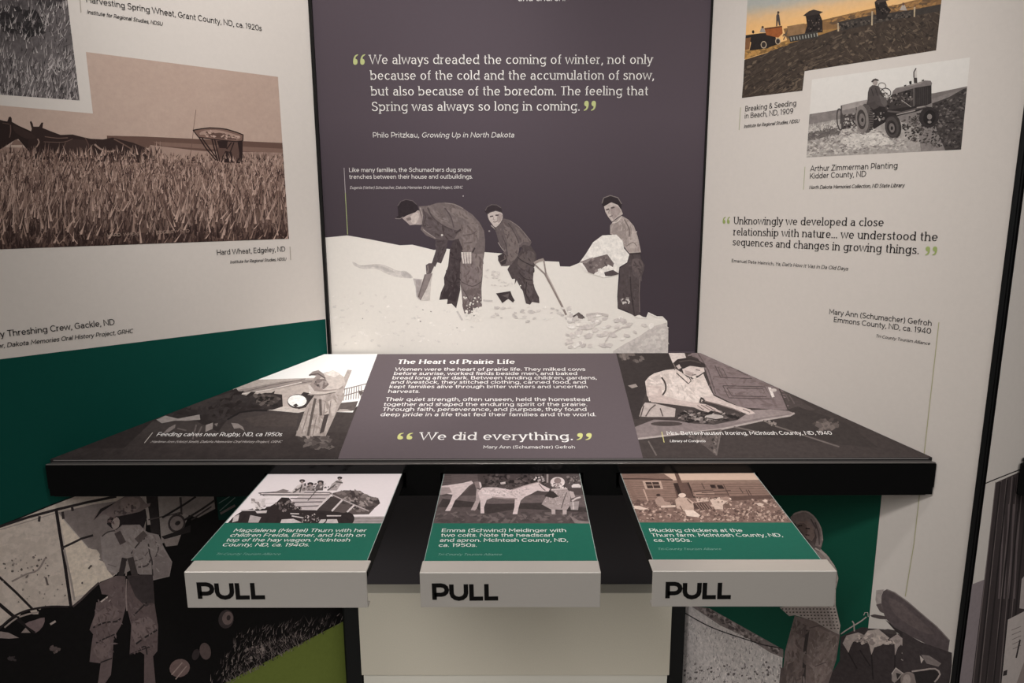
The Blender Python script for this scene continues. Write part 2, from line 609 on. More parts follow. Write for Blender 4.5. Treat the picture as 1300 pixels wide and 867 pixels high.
SERIF = {
    'a': [(.43, .53, b_)], 'b': [(-.02, .1, d_)], 'd': [(.40, .52, d_), (.52, .63, b_)], 'f': [(.05, .31, b_)],
    'g': [(.52, .62, x_)], 'h': [(-.02, .1, d_), (0, .2, b_), (.4, .6, b_)], 'i': [(-.02, .1, x_), (-.02, .22, b_)],
    'j': [(-.02, .1, x_)], 'k': [(-.02, .1, d_), (0, .2, b_), (.36, .54, b_), (.34, .52, x_)], 'l': [(-.02, .1, d_), (-.02, .22, b_)],
    'm': [(-.02, .1, x_), (0, .2, b_), (.35, .53, b_), (.69, .88, b_)], 'n': [(-.02, .1, x_), (0, .2, b_), (.4, .6, b_)],
    'p': [(-.02, .1, x_), (-.02, .22, -.17)], 'q': [(.4, .63, -.17)], 'r': [(-.02, .1, x_), (-.02, .24, b_)],
    'u': [(-.02, .1, x_), (.38, .5, x_), (.5, .61, b_)], 'v': [(-.04, .16, x_), (.37, .57, x_)],
    'w': [(-.05, .15, x_), (.66, .86, x_)], 'x': [(-.04, .15, x_), (.37, .56, x_), (-.04, .15, b_), (.37, .56, b_)],
    'y': [(-.05, .15, x_), (.37, .57, x_)],
    'A': [(-.06, .16, b_), (.58, .8, b_)], 'H': [(-.01, .21, b_), (.53, .75, b_), (-.01, .21, c_), (.53, .75, c_)],
    'I': [(0, .26, b_), (0, .26, c_)], 'L': [(-.01, .21, c_)], 'P': [(-.01, .26, b_), (-.01, .1, c_)],
    'T': [(.18, .42, b_)], 'U': [(-.02, .22, c_), (.51, .75, c_)], 'W': [(-.08, .16, c_), (.9, 1.14, c_), (.44, .62, c_)],
}


def width_of(txt, slab=False):
    return sum(GL[ch][0]+(.05 if slab else 0) for ch in txt)


def write(A_, txt, p0, p1, cap, color, slab=False, italic=False, w=.085, frame=None):
    """lettering on the art's own board: baseline from p0 to p1 (crop coords), cap height in crop px at p0"""
    pl = A_.pl
    P0, P1 = A_.px(p0), A_.px(p1)
    a0, b0 = pl.ab(*P0)
    a1, b1 = pl.ab(*P1)
    U = Vector((a1-a0, b1-b0))
    W = U.length
    U.normalize()
    N = Vector((-U.y, U.x))
    if isinstance(cap, float) and cap < .2:
        H = cap
    else:
        ac, bc = pl.ab(P0[0], P0[1]-cap/A_.sc)
        H = Vector((ac-a0, bc-b0)).dot(N)
    sy = H/.72
    sx = W/max(width_of(txt, slab)-.1, .1)
    off = pl.n*(A_.base+A_.lay*LAYER)
    k = A_.ink(color)
    hw = w/2
    pen = -.05
    rx = sy/sx                              # keeps stroke widths even when the line is fitted

    def quad(q):
        n = len(A_.V)
        for X_, Y_ in q:
            if italic:
                X_ += Y_*.2*rx
            v = Vector((a0, b0))+U*(X_*sx)+N*(Y_*sy)
            A_.V.append(pl.p(v.x, v.y)+off)
            A_.C.append((*k, 0))
        A_.F.append(tuple(range(n, n+len(q))))
    for ch in txt:
        adv, st = GL[ch]
        ad = adv+(.05 if slab else 0)
        o = pen+(.025 if slab else 0)
        for line in st:
            # offset the centre line in evenly scaled space
            pts = [((o+x)/rx, y) for x, y in line]
            n = len(pts)
            cl = n > 4 and math.hypot(pts[0][0]-pts[-1][0], pts[0][1]-pts[-1][1]) < 1e-4
            L_, R_ = [], []
            for i, p in enumerate(pts):
                pa = pts[i-1] if i > 0 else (pts[-2] if cl else None)
                pb = pts[i+1] if i < n-1 else (pts[1] if cl else None)
                d1 = d2 = None
                if pa:
                    d1 = Vector((p[0]-pa[0], p[1]-pa[1]))
                    d1 = d1.normalized() if d1.length > 1e-9 else None
                if pb:
                    d2 = Vector((pb[0]-p[0], pb[1]-p[1]))
                    d2 = d2.normalized() if d2.length > 1e-9 else None
                d1, d2 = d1 or d2, d2 or d1
                t = (d1+d2)
                t = t.normalized() if t.length > 1e-6 else d1
                m = Vector((-t.y, t.x))
                cs = max(.45, m.dot(Vector((-d1.y, d1.x))))
                hh = hw*(1.0 if not slab else (.62+.5*abs(t.y)))
                L_.append((p[0]+m.x*hh/cs, p[1]+m.y*hh/cs))
                R_.append((p[0]-m.x*hh/cs, p[1]-m.y*hh/cs))
            for i in range(n-1):
                quad([(x*rx, y) for x, y in (L_[i], R_[i], R_[i+1], L_[i+1])])
        if slab:
            for x0, x1, y in SERIF.get(ch, []):
                h2 = w*.36
                quad([(o+x0, y-h2), (o+x1, y-h2), (o+x1, y+h2), (o+x0, y+h2)])
        pen += ad
    return A_


def quotes(A_, x0, y0, x1, y1, color, close=False):
    """a pair of fat quotation marks inside the box x0..x1, y0..y1 (crop coords)"""
    base = [(.18, .3), (.25, .08), (.5, 0), (.78, .08), (.88, .3), (.78, .5), (.56, .58), (.62, .76), (.95, .93), (.9, 1), (.5, .9), (.26, .64)]
    w = (x1-x0)*.47
    for k in (0, 1):
        ox = x0 if k == 0 else x1-w
        pts = []
        for x, y in base:
            if close:
                x, y = 1-x, 1-y
            pts.append((ox+x*w, y1-y*(y1-y0)))
        A_.poly(pts, color, 3, 0)
    return A_

# ================================================================= setting
def struct(name, vf, m):
    o = mesh_obj(name, vf[0], vf[1], m)
    return props(o, kind='structure')


struct('floor', box(-4.5, 4.5, -3.0, 4.5, -.06, 0), M_FLOOR)

# ================================================================= colours as printed
CREAM = (197, 188, 180)
PURPLE = (84, 73, 79)
GREEN = (30, 92, 80)
SAGE = (176, 180, 124)
WHITE = (232, 226, 220)
DARK = (38, 34, 34)
HT = 2.55


def board(pl, a0, a1, z0, z1, root, name='board'):
    return mesh_obj(name, *pbox(pl, a0, a1, z0, z1, -.010 if pl is NEXT else -.022, 0), M_CORE, root)


def face(root, pl, a0, a1, z0, z1, c, E, name):
    A_ = Art(pl, E, 1.2e-4 if name == 'lower_face' else 1e-4)
    q = [pl.p(a0, z1), pl.p(a1, z1), pl.p(a1, z0), pl.p(a0, z0)]
    n0 = len(A_.V)
    off = pl.n*A_.base
    for v in q:
        A_.V.append(v+off)
        A_.C.append((*A_.ink(c), 0.02))
    A_.F.append((n0, n0+1, n0+2, n0+3))
    return A_.build(name, root)


# ---- back panel
back = empty('exhibit_panel', (0, YB, 0), 'dark grey exhibit panel with the snow shovelling photograph, standing behind the table', 'exhibit panel', 'booth panels')
board(BACK, XL+.001, XR-.001, 0, HT, back)
E_BACK = .80
# ---- left panel
left = empty('exhibit_panel', LEFT.p(-1, 0), 'cream and green exhibit panel with the wheat field photographs, left of the table', 'exhibit panel', 'booth panels')
board(LEFT, -2.1, -.001, 0, HT, left)
# ---- right panel
right = empty('exhibit_panel', RIGHT.p(.35, 0), 'cream exhibit panel with the tractor photographs, right of the table', 'exhibit panel', 'booth panels')
board(RIGHT, .001, S_END, 0, HT, right)
# ---- neighbouring panel
nextp = empty('exhibit_panel', NEXT.p(.6, 0), 'cream exhibit panel of the next booth, cut off by the right edge of the photo', 'exhibit panel', 'booth panels')
board(NEXT, .012, 1.3, 0, HT, nextp)

# ---- black posts that join the panels
post = empty('corner_post', (XL+.004, YB-.004, 0), 'thin black corner strip between the left panel and the dark back panel', 'corner strip', 'black corner strips')
mesh_obj('strip', *prism([Vector(p) for p in ((XL+.0085, YB-.0005, 0), (XL+.0085, YB-.0095, 0), (XL-.0012, YB-.0045, 0), (XL-.0004, YB-.0005, 0))], Vector((0, 0, HT))), M_BLACK, post)
post = empty('corner_post', (XR-.001, YB-.004, 0), 'thin black corner strip between the dark back panel and the right panel', 'corner strip', 'black corner strips')
mesh_obj('strip', *prism([Vector(p) for p in ((XR-.0045, YB-.0005, 0), (XR-.0045, YB-.0065, 0), (XR+.0010, YB-.0035, 0), (XR+.0004, YB-.0005, 0))], Vector((0, 0, HT))), M_BLACK, post)
post = empty('edge_post', RIGHT.p(S_END+.01, 0), 'black metal edge post at the outer end of the right panel', 'edge post')
mesh_obj('post', *pbox(RIGHT, S_END+.0005, S_END+.0105, 0, HT, -.012, .004), M_BLACK, post, .0025)
mesh_obj('ridge', *pbox(RIGHT, S_END+.0106, S_END+.0138, 0, HT, -.012, .001), M_BLACK, post, .001)

# ---- cream plinth below the table
PLY = YB-.052
PLF = Plane((0, PLY, 0), (1, 0, 0), Z)
x0 = PLF.ab(455.5, 790)[0]
x1 = PLF.ab(852.5, 790)[0]
zt = PLF.ab(650, 753)[1]
zb_ = PLF.ab(650, 857.5)[1]
plinth = empty('plinth_cabinet', (0, PLY, 0), 'low cream cabinet on the floor under the table, against the back panel', 'cabinet')
mesh_obj('body', *box(x0, x1, PLY, YB-.001, zb_, zt), M_CREAM, plinth, .002)
mesh_obj('kick_base', *box(x0+.004, x1-.004, PLY+.01, YB-.001, 0, zb_-.0003), mat('pale_laminate', (.74, .70, .61), .4), plinth, 0, 'pale base strip')

for xa, xb in ((XL+.0125, x0-.0004), (x1+.0004, XR-.0075)):
    mesh_obj('side_strip', *box(xa, xb, PLY+.012, YB-.012, 0, zt-.01), M_BLACK, plinth, .001, 'black upright beside the cream front')

# ================================================================= sloped table
tb = empty('reading_table', (0, TF_Y, TF_Z), 'sloped black reading table with printed top spanning the booth between the side panels', 'table')
FX0, FX1 = Plane((0, TF_Y-.012, 0), (1, 0, 0), Z).ab(57.5, 592)[0], Plane((0, TF_Y-.012, 0), (1, 0, 0), Z).ab(1189, 588)[0]


def tz(a, y):
    return ZT+(y-YB)*math.tan(TILT)


def side_x(y, left_side, gap=.003):
    d = YB-y
    return XL-d*math.tan(AL)+gap if left_side else XR+d*math.tan(AR)-gap


yb = YB-.0115
top_poly = [(side_x(TF_Y, 1, .002), TF_Y), (side_x(TF_Y, 0, .002), TF_Y), (side_x(yb, 0), yb), (side_x(yb, 1), yb)]
mesh_obj('top_board', *prism([Vector((x, y, tz(0, y)-.0005)) for x, y in top_poly], Vector((0, 0, -.0075))), M_CORE, tb, .0012)
mesh_obj('highlight_edge', *box(FX0+.012, FX1-.012, TF_Y-.0012, TF_Y-.0002, TF_Z-.0030, TF_Z-.0012), mat('edge_highlight_grey', (.20, .18, .17), .4), tb)  # pale strip stands in for the highlight along the top's front edge
# black frame with three slots for the pull-out panels
FY = TF_Y-.012
fz1, fz0 = TF_Z-.0095, EYE-.6475
# corners of each pull-out: rear and front edges of its top, from the photograph
PULLS = [
    dict(q=[(340, 602), (510.5, 601.5), (466.5, 712), (242.5, 712)], lip=[(246.2, 712.4), (469.4, 712.1), (465.2, 727), (233.6, 727), (240.3, 772.2), (467, 771.5)]),
    dict(q=[(563.5, 602), (736, 601.5), (759, 712.5), (538, 713)], lip=[(535.4, 713), (759.7, 712.4), (763, 728), (532.6, 728), (535, 771.5), (761.5, 771.2)]),
    dict(q=[(787.5, 601.5), (957.5, 600.5), (1043, 711), (828.5, 711)], lip=[(826.5, 711), (1051.3, 710.8), (1062.5, 725.8), (828.7, 726.5), (827, 770.8), (1058.5, 770)]),
]
slots = []
for P_ in PULLS:
    c = [PULL.at(*q) for q in P_['q']]
    P_['c'] = c
    t = (FY-c[0].y)/(c[3].y-c[0].y)
    xa = c[0].x+(c[3].x-c[0].x)*t
    t = (FY-c[1].y)/(c[2].y-c[1].y)
    xb = c[1].x+(c[2].x-c[1].x)*t
    slots.append((xa-.008, xb+.008))
SZ0, SZ1 = PZ-.034, PZ+.0012


def bar(xa, xb, y0, y1, z0, z1):
    """bar of the frame; ends that reach the side panels are cut to follow them"""
    la = max(xa, side_x(y1, 1)) if xa < -1 else xa
    lb = min(xb, side_x(y1, 0)) if xb > .85 else xb
    return prism([Vector((xa, y0, z0)), Vector((xb, y0, z0)), Vector((lb, y1, z0)), Vector((la, y1, z0))], Vector((0, 0, z1-z0)))


fr = [bar(FX0, FX1, FY, FY+.05, SZ1, fz1), bar(FX0+.002, FX1-.002, FY, FY+.05, fz0, SZ0)]
xs = [FX0+.0] + [x for s_ in slots for x in s_] + [FX1]
for i in range(0, len(xs), 2):
    fr.append(bar(xs[i], xs[i+1], FY, FY+.05, SZ0, SZ1))
mesh_obj('frame', *merge(*fr), M_FASCIA, tb, 0)
mesh_obj('lower_trim', *bar(FX0+.006, FX1-.012, FY+.006, FY+.04, fz0-.0045, fz0-.0002), M_BLACK, tb, .001)
mesh_obj('edge_strip', *bar(FX0+.001, FX1-.001, FY-.0005, FY+.02, fz1+.0002, fz1+.003), mat('highlighted_black_edge', (.16, .145, .135), .3, .5, .5), tb, .001)  # black frame edge, its highlight put into the lighter colour
# shallow drawer well behind the frame: floor and cheeks, open towards the slots
wy = FY+.05
wp = [(side_x(wy, 1, .004), wy), (side_x(wy, 0, .004), wy), (side_x(wy+.24, 0, .004), wy+.24), (side_x(wy+.24, 1, .004), wy+.24)]
mesh_obj('well_floor', *prism([Vector((x, y, fz0)) for x, y in wp], Vector((0, 0, .006))), M_CORE, tb)
mesh_obj('well_back', *box(wp[3][0]+.016, wp[2][0]-.016, wy+.24, wy+.25, fz0, tz(0, wy+.24)-.009), M_CORE, tb)

# ================================================================= pull-out panels
PULL_LABELS = ['pull-out panel on the left with the hay wagon photograph', 'pull-out panel in the middle with the two white colts photograph',
               'pull-out panel on the right with the farmyard and log house photograph']
pulls = []
for P_, lab in zip(PULLS, PULL_LABELS):
    c = P_['c']
    rear, front = c[0].y, c[3].y
    root = empty('pull_out_panel', ((c[2].x+c[3].x)/2, (rear+front)/2, PZ), lab, 'pull-out panel', 'pull-out panels under the table')
    # board reaches back through the slot
    ext = (FY+.16-rear)/(rear-front)
    bl = c[0]+(c[0]-c[3])*ext
    br = c[1]+(c[1]-c[2])*ext
    bpoly = [c[3], c[2], br, bl]
    mesh_obj('slide_board', *prism([Vector((p.x, p.y, PZ-.0001)) for p in bpoly], Vector((0, 0, -.028))), M_CORE, root)
    l = P_['lip']
    la, lb = PULL.at(*l[0]), PULL.at(*l[1])
    fa, fb = PULL.at(*l[3]), PULL.at(*l[2])
    fy = (fa.y+fb.y)/2
    fp = Plane((0, fy, 0), (1, 0, 0), Z)
    za = (fp.ab(*l[4])[1]+fp.ab(*l[5])[1])/2
    lx0, lx1 = fa.x, fb.x
    P_['front'] = fp
    zt_ = PZ+.0016
    ry = (la.y+lb.y)/2
    prof = [(fy, zt_), (ry, zt_), (ry, zt_-.003), (fy+.003, zt_-.003), (fy+.003, za+.004), (fy+.016, za+.004), (fy+.016, za), (fy, za)]
    v, f = prism([Vector((lx0, y, z)) for y, z in prof], Vector((lx1-lx0, 0, 0)))
    P_['lip_obj'] = mesh_obj('front_lip', v, f, M_ALU, root, .0024, 'brushed aluminium front lip')
    mesh_obj('lip_backing', *box(lx0+.012, lx1-.012, fy+.0032, front+.001, PZ-.03, PZ-.002), M_CORE, root)
    pulls.append(root)

# ================================================================= printed pictures
def ri(a, b):
    return random.uniform(a, b)


def mix(a, b, t):
    t = max(0, min(1, t))
    return tuple(p+(q-p)*t for p, q in zip(a, b))


# ---- plain faces
E_B, E_L, E_R, E_T, E_P = .90, .80, .80, .96, .85
face(back, BACK, XL+.002, XR-.002, 0, HT, PURPLE, E_B, 'printed_face')
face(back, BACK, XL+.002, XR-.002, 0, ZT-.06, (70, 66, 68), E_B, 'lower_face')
face(left, LEFT, -2.1, -.001, 0, HT, CREAM, E_L, 'printed_face')
face(right, RIGHT, .001, S_END, 0, HT, CREAM, E_R, 'printed_face')
face(nextp, NEXT, .005, 1.3, 0, HT, CREAM, E_R, 'printed_face')

# ---- back panel: three men shovelling snow
A = Art(BACK, E_B, 1.5e-4, .22)
SN = (222, 214, 205)
A.frame()
A.setclip(pclip(BACK, XL+.009, XR-.005, ZT-.03, 2.4))
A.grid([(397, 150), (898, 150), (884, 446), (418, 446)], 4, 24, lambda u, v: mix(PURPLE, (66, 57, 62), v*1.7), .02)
A.frame(390, 180, 2.549)
A.poly([(48, 311), (58, 310), (130, 303), (200, 315), (250, 325), (300, 335), (340, 333), (410, 350), (440, 345), (575, 357), (640, 362),
        (745, 385), (815, 388), (818, 403), (850, 404), (880, 392), (900, 365), (925, 325), (955, 303), (1000, 300), (1020, 320),
        (1025, 345), (1042, 365), (1035, 390), (1010, 405), (1008, 425), (1003, 500), (1005, 540), (1060, 562), (1075, 560),
        (1098, 572), (1105, 552), (1125, 565), (1150, 565), (1165, 580), (1167, 690), (48, 690)], SN, 0, .03)
A.frame(405, 290, 5.595)
A.poly([(240, 235), (300, 262), (400, 252), (470, 262), (560, 300), (620, 303), (668, 350), (600, 352), (520, 337), (460, 312), (400, 285), (310, 287), (250, 262)], (201, 192, 185), 3)
A.poly([(290, 268), (380, 258), (470, 275), (540, 312), (480, 306), (400, 275)], (186, 177, 171), 3)
A.poly([(580, 310), (625, 310), (660, 348), (600, 345)], (184, 175, 170), 3)
A.poly([(668, 355), (735, 360), (728, 470), (712, 508), (690, 482), (685, 420)], (186, 176, 172))
A.poly([(685, 365), (728, 365), (715, 480), (695, 470)], (160, 149, 146))
for x, y in ((340, 582), (738, 578), (795, 590), (980, 705), (310, 640), (1010, 640), (720, 660)):
    A.ell(x, y, ri(4, 9), ri(3, 6), (150, 140, 136), 20, 8)
A.splat(90, within([(100, 420), (900, 560), (1100, 700), (1100, 840), (100, 840)]), 9, [(214, 206, 198), (228, 220, 212), (216, 207, 199)], 2.2)
# first man, bent over
A.frame(490, 240, 5.1)
far = [(440, 330), (500, 280), (512, 380), (482, 480), (480, 600), (482, 650), (455, 772), (425, 742), (395, 745), (400, 712), (345, 718), (355, 670), (378, 620), (375, 575), (402, 500), (415, 380)]
A.poly(far, (72, 62, 63))
A.poly([(378, 650), (440, 600), (475, 640), (450, 730), (400, 715), (360, 700)], (60, 51, 52))
A.poly([(212, 112), (275, 108), (330, 90), (380, 87), (440, 97), (500, 125), (560, 165), (605, 215), (635, 270), (642, 330), (640, 400), (628, 470), (626, 560), (618, 640), (622, 760),
        (565, 770), (562, 800), (512, 818), (498, 770), (490, 670), (478, 600), (482, 480), (500, 400), (470, 320), (430, 332), (400, 330), (320, 325), (260, 300), (225, 262), (232, 235)], (112, 100, 98))
A.poly([(230, 240), (300, 312), (400, 332), (440, 325), (476, 268), (420, 262), (340, 225), (262, 150), (240, 140)], (92, 81, 81))
A.poly([(320, 322), (402, 330), (390, 400), (357, 482), (332, 474), (318, 505), (296, 482), (322, 400)], (80, 70, 71))
A.poly([(420, 120), (500, 140), (560, 190), (600, 250), (600, 330), (560, 240), (500, 190), (430, 160)], (128, 115, 111), 2)
A.poly([(478, 246), (540, 222), (585, 255), (588, 340), (562, 408), (493, 402), (502, 330), (475, 300)], (122, 109, 106))
A.poly([(500, 420), (560, 415), (600, 430), (610, 560), (600, 640), (520, 640), (490, 600), (492, 480)], (122, 109, 107))
A.poly([(560, 420), (628, 420), (622, 560), (610, 600), (590, 520)], (132, 119, 115))
A.poly([(500, 660), (600, 640), (612, 760), (560, 765), (510, 800)], (104, 92, 90))
A.weave(60, [(280, 115), (440, 105), (560, 170), (620, 260), (600, 330), (480, 250), (330, 220)], (116, 104, 101), 7, 45)
A.weave(40, [(240, 240), (310, 300), (400, 325), (460, 270), (340, 225), (255, 160)], (90, 79, 79), 7, 35)
A.weave(40, [(480, 250), (585, 250), (585, 340), (560, 400), (495, 395)], (122, 109, 106), 7, 80)
A.weave(80, [(490, 430), (625, 430), (610, 640), (600, 750), (510, 780), (490, 620)], (116, 103, 101), 8, 82)
A.weave(50, [(430, 350), (500, 320), (475, 640), (445, 740), (380, 690), (390, 590)], (70, 60, 61), 8, 80, 10)
A.weave(20, [(325, 330), (395, 335), (355, 470), (310, 480)], (80, 70, 71), 6, 110, 10)
A.weave(24, [(80, 115), (170, 75), (205, 110), (120, 170)], (54, 46, 49), 7, 20, 12)
for L_, w_, c_ in (([(270, 120), (300, 180), (360, 230), (430, 265)], 9, (80, 70, 70)), ([(380, 120), (420, 180), (440, 250)], 8, (88, 77, 77)),
                   ([(290, 150), (340, 190), (400, 215)], 6, (128, 115, 111)), ([(500, 300), (560, 290), (585, 270)], 6, (96, 84, 83)),
                   ([(505, 350), (560, 345)], 6, (96, 84, 83)), ([(488, 600), (560, 630), (616, 600)], 6, (90, 79, 78)),
                   ([(500, 650), (540, 720), (555, 780)], 6, (88, 77, 76)), ([(420, 440), (470, 460)], 7, (60, 51, 52)),
                   ([(395, 590), (440, 610), (478, 600)], 6, (58, 50, 50)), ([(560, 410), (575, 380)], 10, (66, 57, 57)),
                   ([(240, 262), (320, 318)], 5, (150, 137, 132)), ([(380, 90), (440, 98), (500, 126)], 5, (140, 127, 122)),
                   ([(450, 285), (485, 262)], 12, (70, 60, 60))):
    A.line(L_, w_, c_, smooth=3)
A.ell(363, 298, 7, 7, (205, 196, 190))
A.ell(500, 45, 4, 4, (180, 172, 170))
A.poly([(105, 188), (150, 162), (190, 132), (216, 140), (226, 180), (227, 232), (190, 230), (155, 234), (135, 215)], (166, 151, 146))
A.poly([(160, 175), (200, 150), (215, 180), (190, 225), (165, 215)], (190, 176, 169), 2)
A.poly([(130, 190), (160, 180), (165, 200), (140, 205)], (120, 107, 104))
A.poly([(75, 112), (95, 80), (130, 67), (170, 75), (200, 100), (212, 132), (190, 150), (150, 165), (112, 180), (96, 196), (58, 190), (80, 172)], (50, 42, 45))
A.line([(76, 110), (96, 80), (130, 67), (172, 76), (200, 101)], 5, (96, 86, 86))
A.line([(60, 190), (92, 192), (110, 180)], 5, (128, 117, 114))
A.line([(222, 120), (236, 170), (228, 230)], 9, (150, 137, 132))
A.line([(240, 130), (258, 180), (240, 240)], 8, (80, 70, 70))
for k_ in range(4):
    A.line([(494+k_*17, 408), (496+k_*17, 445), (503+k_*15, 482)], 15, (202, 190, 183), 9)
A.lines([[(503+k_*17, 430), (508+k_*16, 478)] for k_ in range(3)], 3, (130, 117, 114))
A.poly([(258, 492), (278, 480), (302, 480), (312, 500), (292, 546), (262, 552)], (92, 81, 81))
A.line([(270, 495), (275, 520), (268, 545)], 8, (130, 118, 114))
A.poly([(255, 552), (302, 545), (266, 640), (225, 722), (204, 692), (240, 610)], (132, 120, 117))
A.poly([(266, 640), (302, 548), (292, 600), (285, 720), (230, 722)], (196, 186, 179))
A.line([(255, 552), (225, 650), (212, 700)], 8, (108, 96, 94))
A.splat(60, within([(505, 700), (620, 700), (622, 830), (520, 840)]), 7, [SN, (205, 195, 188), (90, 80, 79)])
A.splat(30, within([(520, 790), (620, 770), (625, 850), (520, 850)]), 12, [SN])
A.lines([[(460, 790), (495, 850)], [(630, 720), (690, 725)]], 12, (196, 187, 181))
# second man
A.frame(600, 240, 5.1)
A.poly([(330, 358), (375, 362), (412, 420), (414, 470), (396, 510), (390, 600), (405, 650), (430, 700), (432, 738), (385, 730), (372, 748), (345, 740), (335, 700), (325, 660), (300, 620), (285, 590), (272, 618), (275, 580), (255, 582), (225, 520), (250, 480), (295, 430)], (80, 70, 70))
A.poly([(320, 420), (380, 400), (405, 440), (380, 500), (330, 520), (290, 480)], (96, 85, 83), 2)
A.poly([(330, 540), (385, 560), (392, 640), (370, 700), (335, 650)], (94, 83, 82), 2)
A.poly([(200, 190), (240, 200), (290, 235), (330, 280), (382, 342), (370, 368), (330, 360), (302, 380), (295, 430), (250, 490), (220, 498), (185, 498), (165, 462), (165, 432), (200, 412), (205, 395), (170, 345), (155, 290), (140, 252), (180, 225)], (98, 87, 86))
A.poly([(200, 260), (250, 250), (285, 300), (302, 370), (290, 430), (250, 470), (220, 420), (225, 350)], (114, 102, 99), 2)
A.poly([(270, 240), (320, 290), (370, 345), (330, 340), (300, 300)], (112, 100, 97))
A.poly([(163, 432), (200, 414), (226, 440), (215, 482), (190, 492), (170, 466)], (66, 57, 58))
A.weave(50, [(200, 200), (290, 240), (370, 340), (300, 380), (250, 480), (200, 480), (200, 400), (165, 300)], (104, 92, 90), 6, 70)
A.weave(60, [(300, 400), (390, 380), (400, 480), (390, 620), (420, 720), (350, 730), (290, 580)], (84, 74, 74), 7, 75, 11)
for L_, w_, c_ in (([(165, 345), (190, 385), (205, 400)], 5, (150, 138, 133)), ([(230, 220), (270, 280), (300, 350)], 6, (78, 68, 68)),
                   ([(190, 300), (215, 360), (225, 430)], 7, (80, 70, 70)), ([(290, 440), (330, 470), (395, 500)], 7, (62, 54, 54)),
                   ([(300, 540), (340, 580), (390, 590)], 6, (60, 52, 52)), ([(350, 600), (345, 680), (375, 730)], 7, (60, 52, 52)),
                   ([(180, 470), (215, 450)], 6, (110, 98, 95)), ([(240, 205), (300, 245), (375, 335)], 4, (132, 119, 115))):
    A.line(L_, w_, c_, smooth=3)
A.ell(310, 625, 5, 4, SN)
A.poly([(98, 165), (115, 148), (150, 138), (185, 148), (196, 180), (182, 215), (150, 248), (125, 225), (105, 195)], (190, 176, 169), 2)
A.poly([(165, 160), (192, 165), (192, 190), (170, 220), (158, 200)], (160, 145, 140), 2)
A.lines([[(112, 178), (134, 175)], [(148, 170), (168, 168)]], 9, (84, 72, 71))
A.line([(138, 180), (134, 198), (146, 200)], 5, (150, 135, 130))
A.line([(132, 212), (146, 214), (162, 206)], 5, (110, 95, 93))
A.poly([(78, 142), (90, 115), (120, 98), (155, 100), (185, 120), (190, 152), (150, 140), (115, 150), (95, 165)], (56, 47, 50))
A.line([(82, 140), (94, 116), (122, 101), (156, 103), (184, 122)], 5, (100, 90, 89))
A.line([(94, 163), (115, 149), (150, 139), (188, 150)], 6, (86, 76, 76))
A.line([(120, 235), (150, 262), (140, 250)], 8, (150, 138, 134))
A.ell(108, 272, 6, 5, (150, 140, 137))
A.poly([(152, 675), (245, 660), (255, 690), (272, 720), (262, 734), (230, 710), (192, 738)], (66, 57, 57))
A.poly([(190, 690), (235, 675), (230, 705)], (98, 88, 86))
A.line([(398, 480), (430, 463), (460, 455)], 17, (152, 139, 132))
A.line([(460, 458), (474, 545)], 10, (146, 133, 127))
A.line([(404, 490), (470, 552)], 10, (146, 133, 127))
A.line([(470, 545), (520, 640), (560, 720), (606, 814)], 19, (138, 124, 118), 12)
A.line([(478, 548), (526, 640), (566, 720)], 5, (184, 172, 164))
A.poly([(655, 830), (680, 800), (714, 815), (714, 840), (680, 835)], (110, 99, 96))
A.splat(50, within([(90, 760), (700, 760), (700, 860), (90, 860)]), 10, [(208, 199, 192), (228, 221, 213), (196, 187, 181)], 2)
A.splat(24, within([(80, 520), (260, 560), (260, 650), (80, 620)]), 8, [(212, 203, 196), (204, 195, 188)], 2)
# third man behind the snow block
A.frame(720, 235, 4.129)
A.poly([(325, 356), (380, 353), (386, 385), (406, 420), (401, 450), (386, 490), (380, 560), (384, 672), (355, 688), (320, 662), (264, 642), (264, 580), (278, 480), (272, 440), (320, 405)], (82, 72, 72))
A.poly([(340, 390), (385, 390), (398, 430), (375, 480), (345, 470)], (100, 88, 87), 2)
A.weave(50, [(330, 365), (380, 360), (398, 430), (376, 560), (375, 660), (280, 630), (290, 470)], (84, 74, 74), 6, 80, 11)
A.line([(330, 480), (335, 560), (352, 680)], 7, (62, 54, 54))
A.line([(382, 480), (377, 570), (380, 665)], 5, (110, 98, 96))
A.line([(326, 360), (384, 357)], 8, (60, 52, 52))
A.poly([(240, 192), (285, 160), (320, 180), (350, 215), (370, 270), (387, 352), (325, 357), (290, 312), (275, 280), (225, 255), (225, 212)], (166, 152, 146))
A.poly([(250, 200), (290, 190), (312, 240), (312, 320), (290, 300), (270, 268), (232, 250)], (148, 135, 130), 2)
A.poly([(325, 215), (350, 235), (370, 310), (330, 330)], (182, 168, 161), 2)
A.weave(40, [(250, 200), (300, 175), (350, 220), (380, 345), (330, 350), (280, 280)], (164, 150, 144), 5, 75)
for L_, w_, c_ in (([(300, 180), (325, 230), (325, 270)], 6, (112, 100, 97)), ([(310, 320), (345, 300), (365, 320)], 5, (130, 117, 113)), ([(236, 198), (262, 192), (285, 165)], 5, (200, 188, 180))):
    A.line(L_, w_, c_, smooth=3)
A.poly([(193, 112), (230, 90), (262, 100), (282, 125), (292, 152), (260, 172), (235, 192), (215, 167), (200, 140)], (186, 172, 165))
A.poly([(225, 120), (262, 110), (280, 140), (255, 168), (240, 182)], (160, 145, 140), 2)
A.lines([[(204, 130), (220, 125)], [(230, 120), (248, 116)]], 8, (86, 74, 73))
A.line([(222, 165), (238, 160)], 5, (110, 96, 93))
A.line([(222, 128), (216, 148), (226, 150)], 4, (140, 126, 121))
A.poly([(180, 95), (190, 67), (225, 53), (265, 65), (286, 97), (282, 128), (266, 104), (232, 90), (202, 105), (190, 114)], (52, 44, 46))
A.line([(182, 96), (191, 67), (226, 54), (266, 66), (285, 98)], 5, (120, 109, 106))
A.frame(390, 180, 2.549)
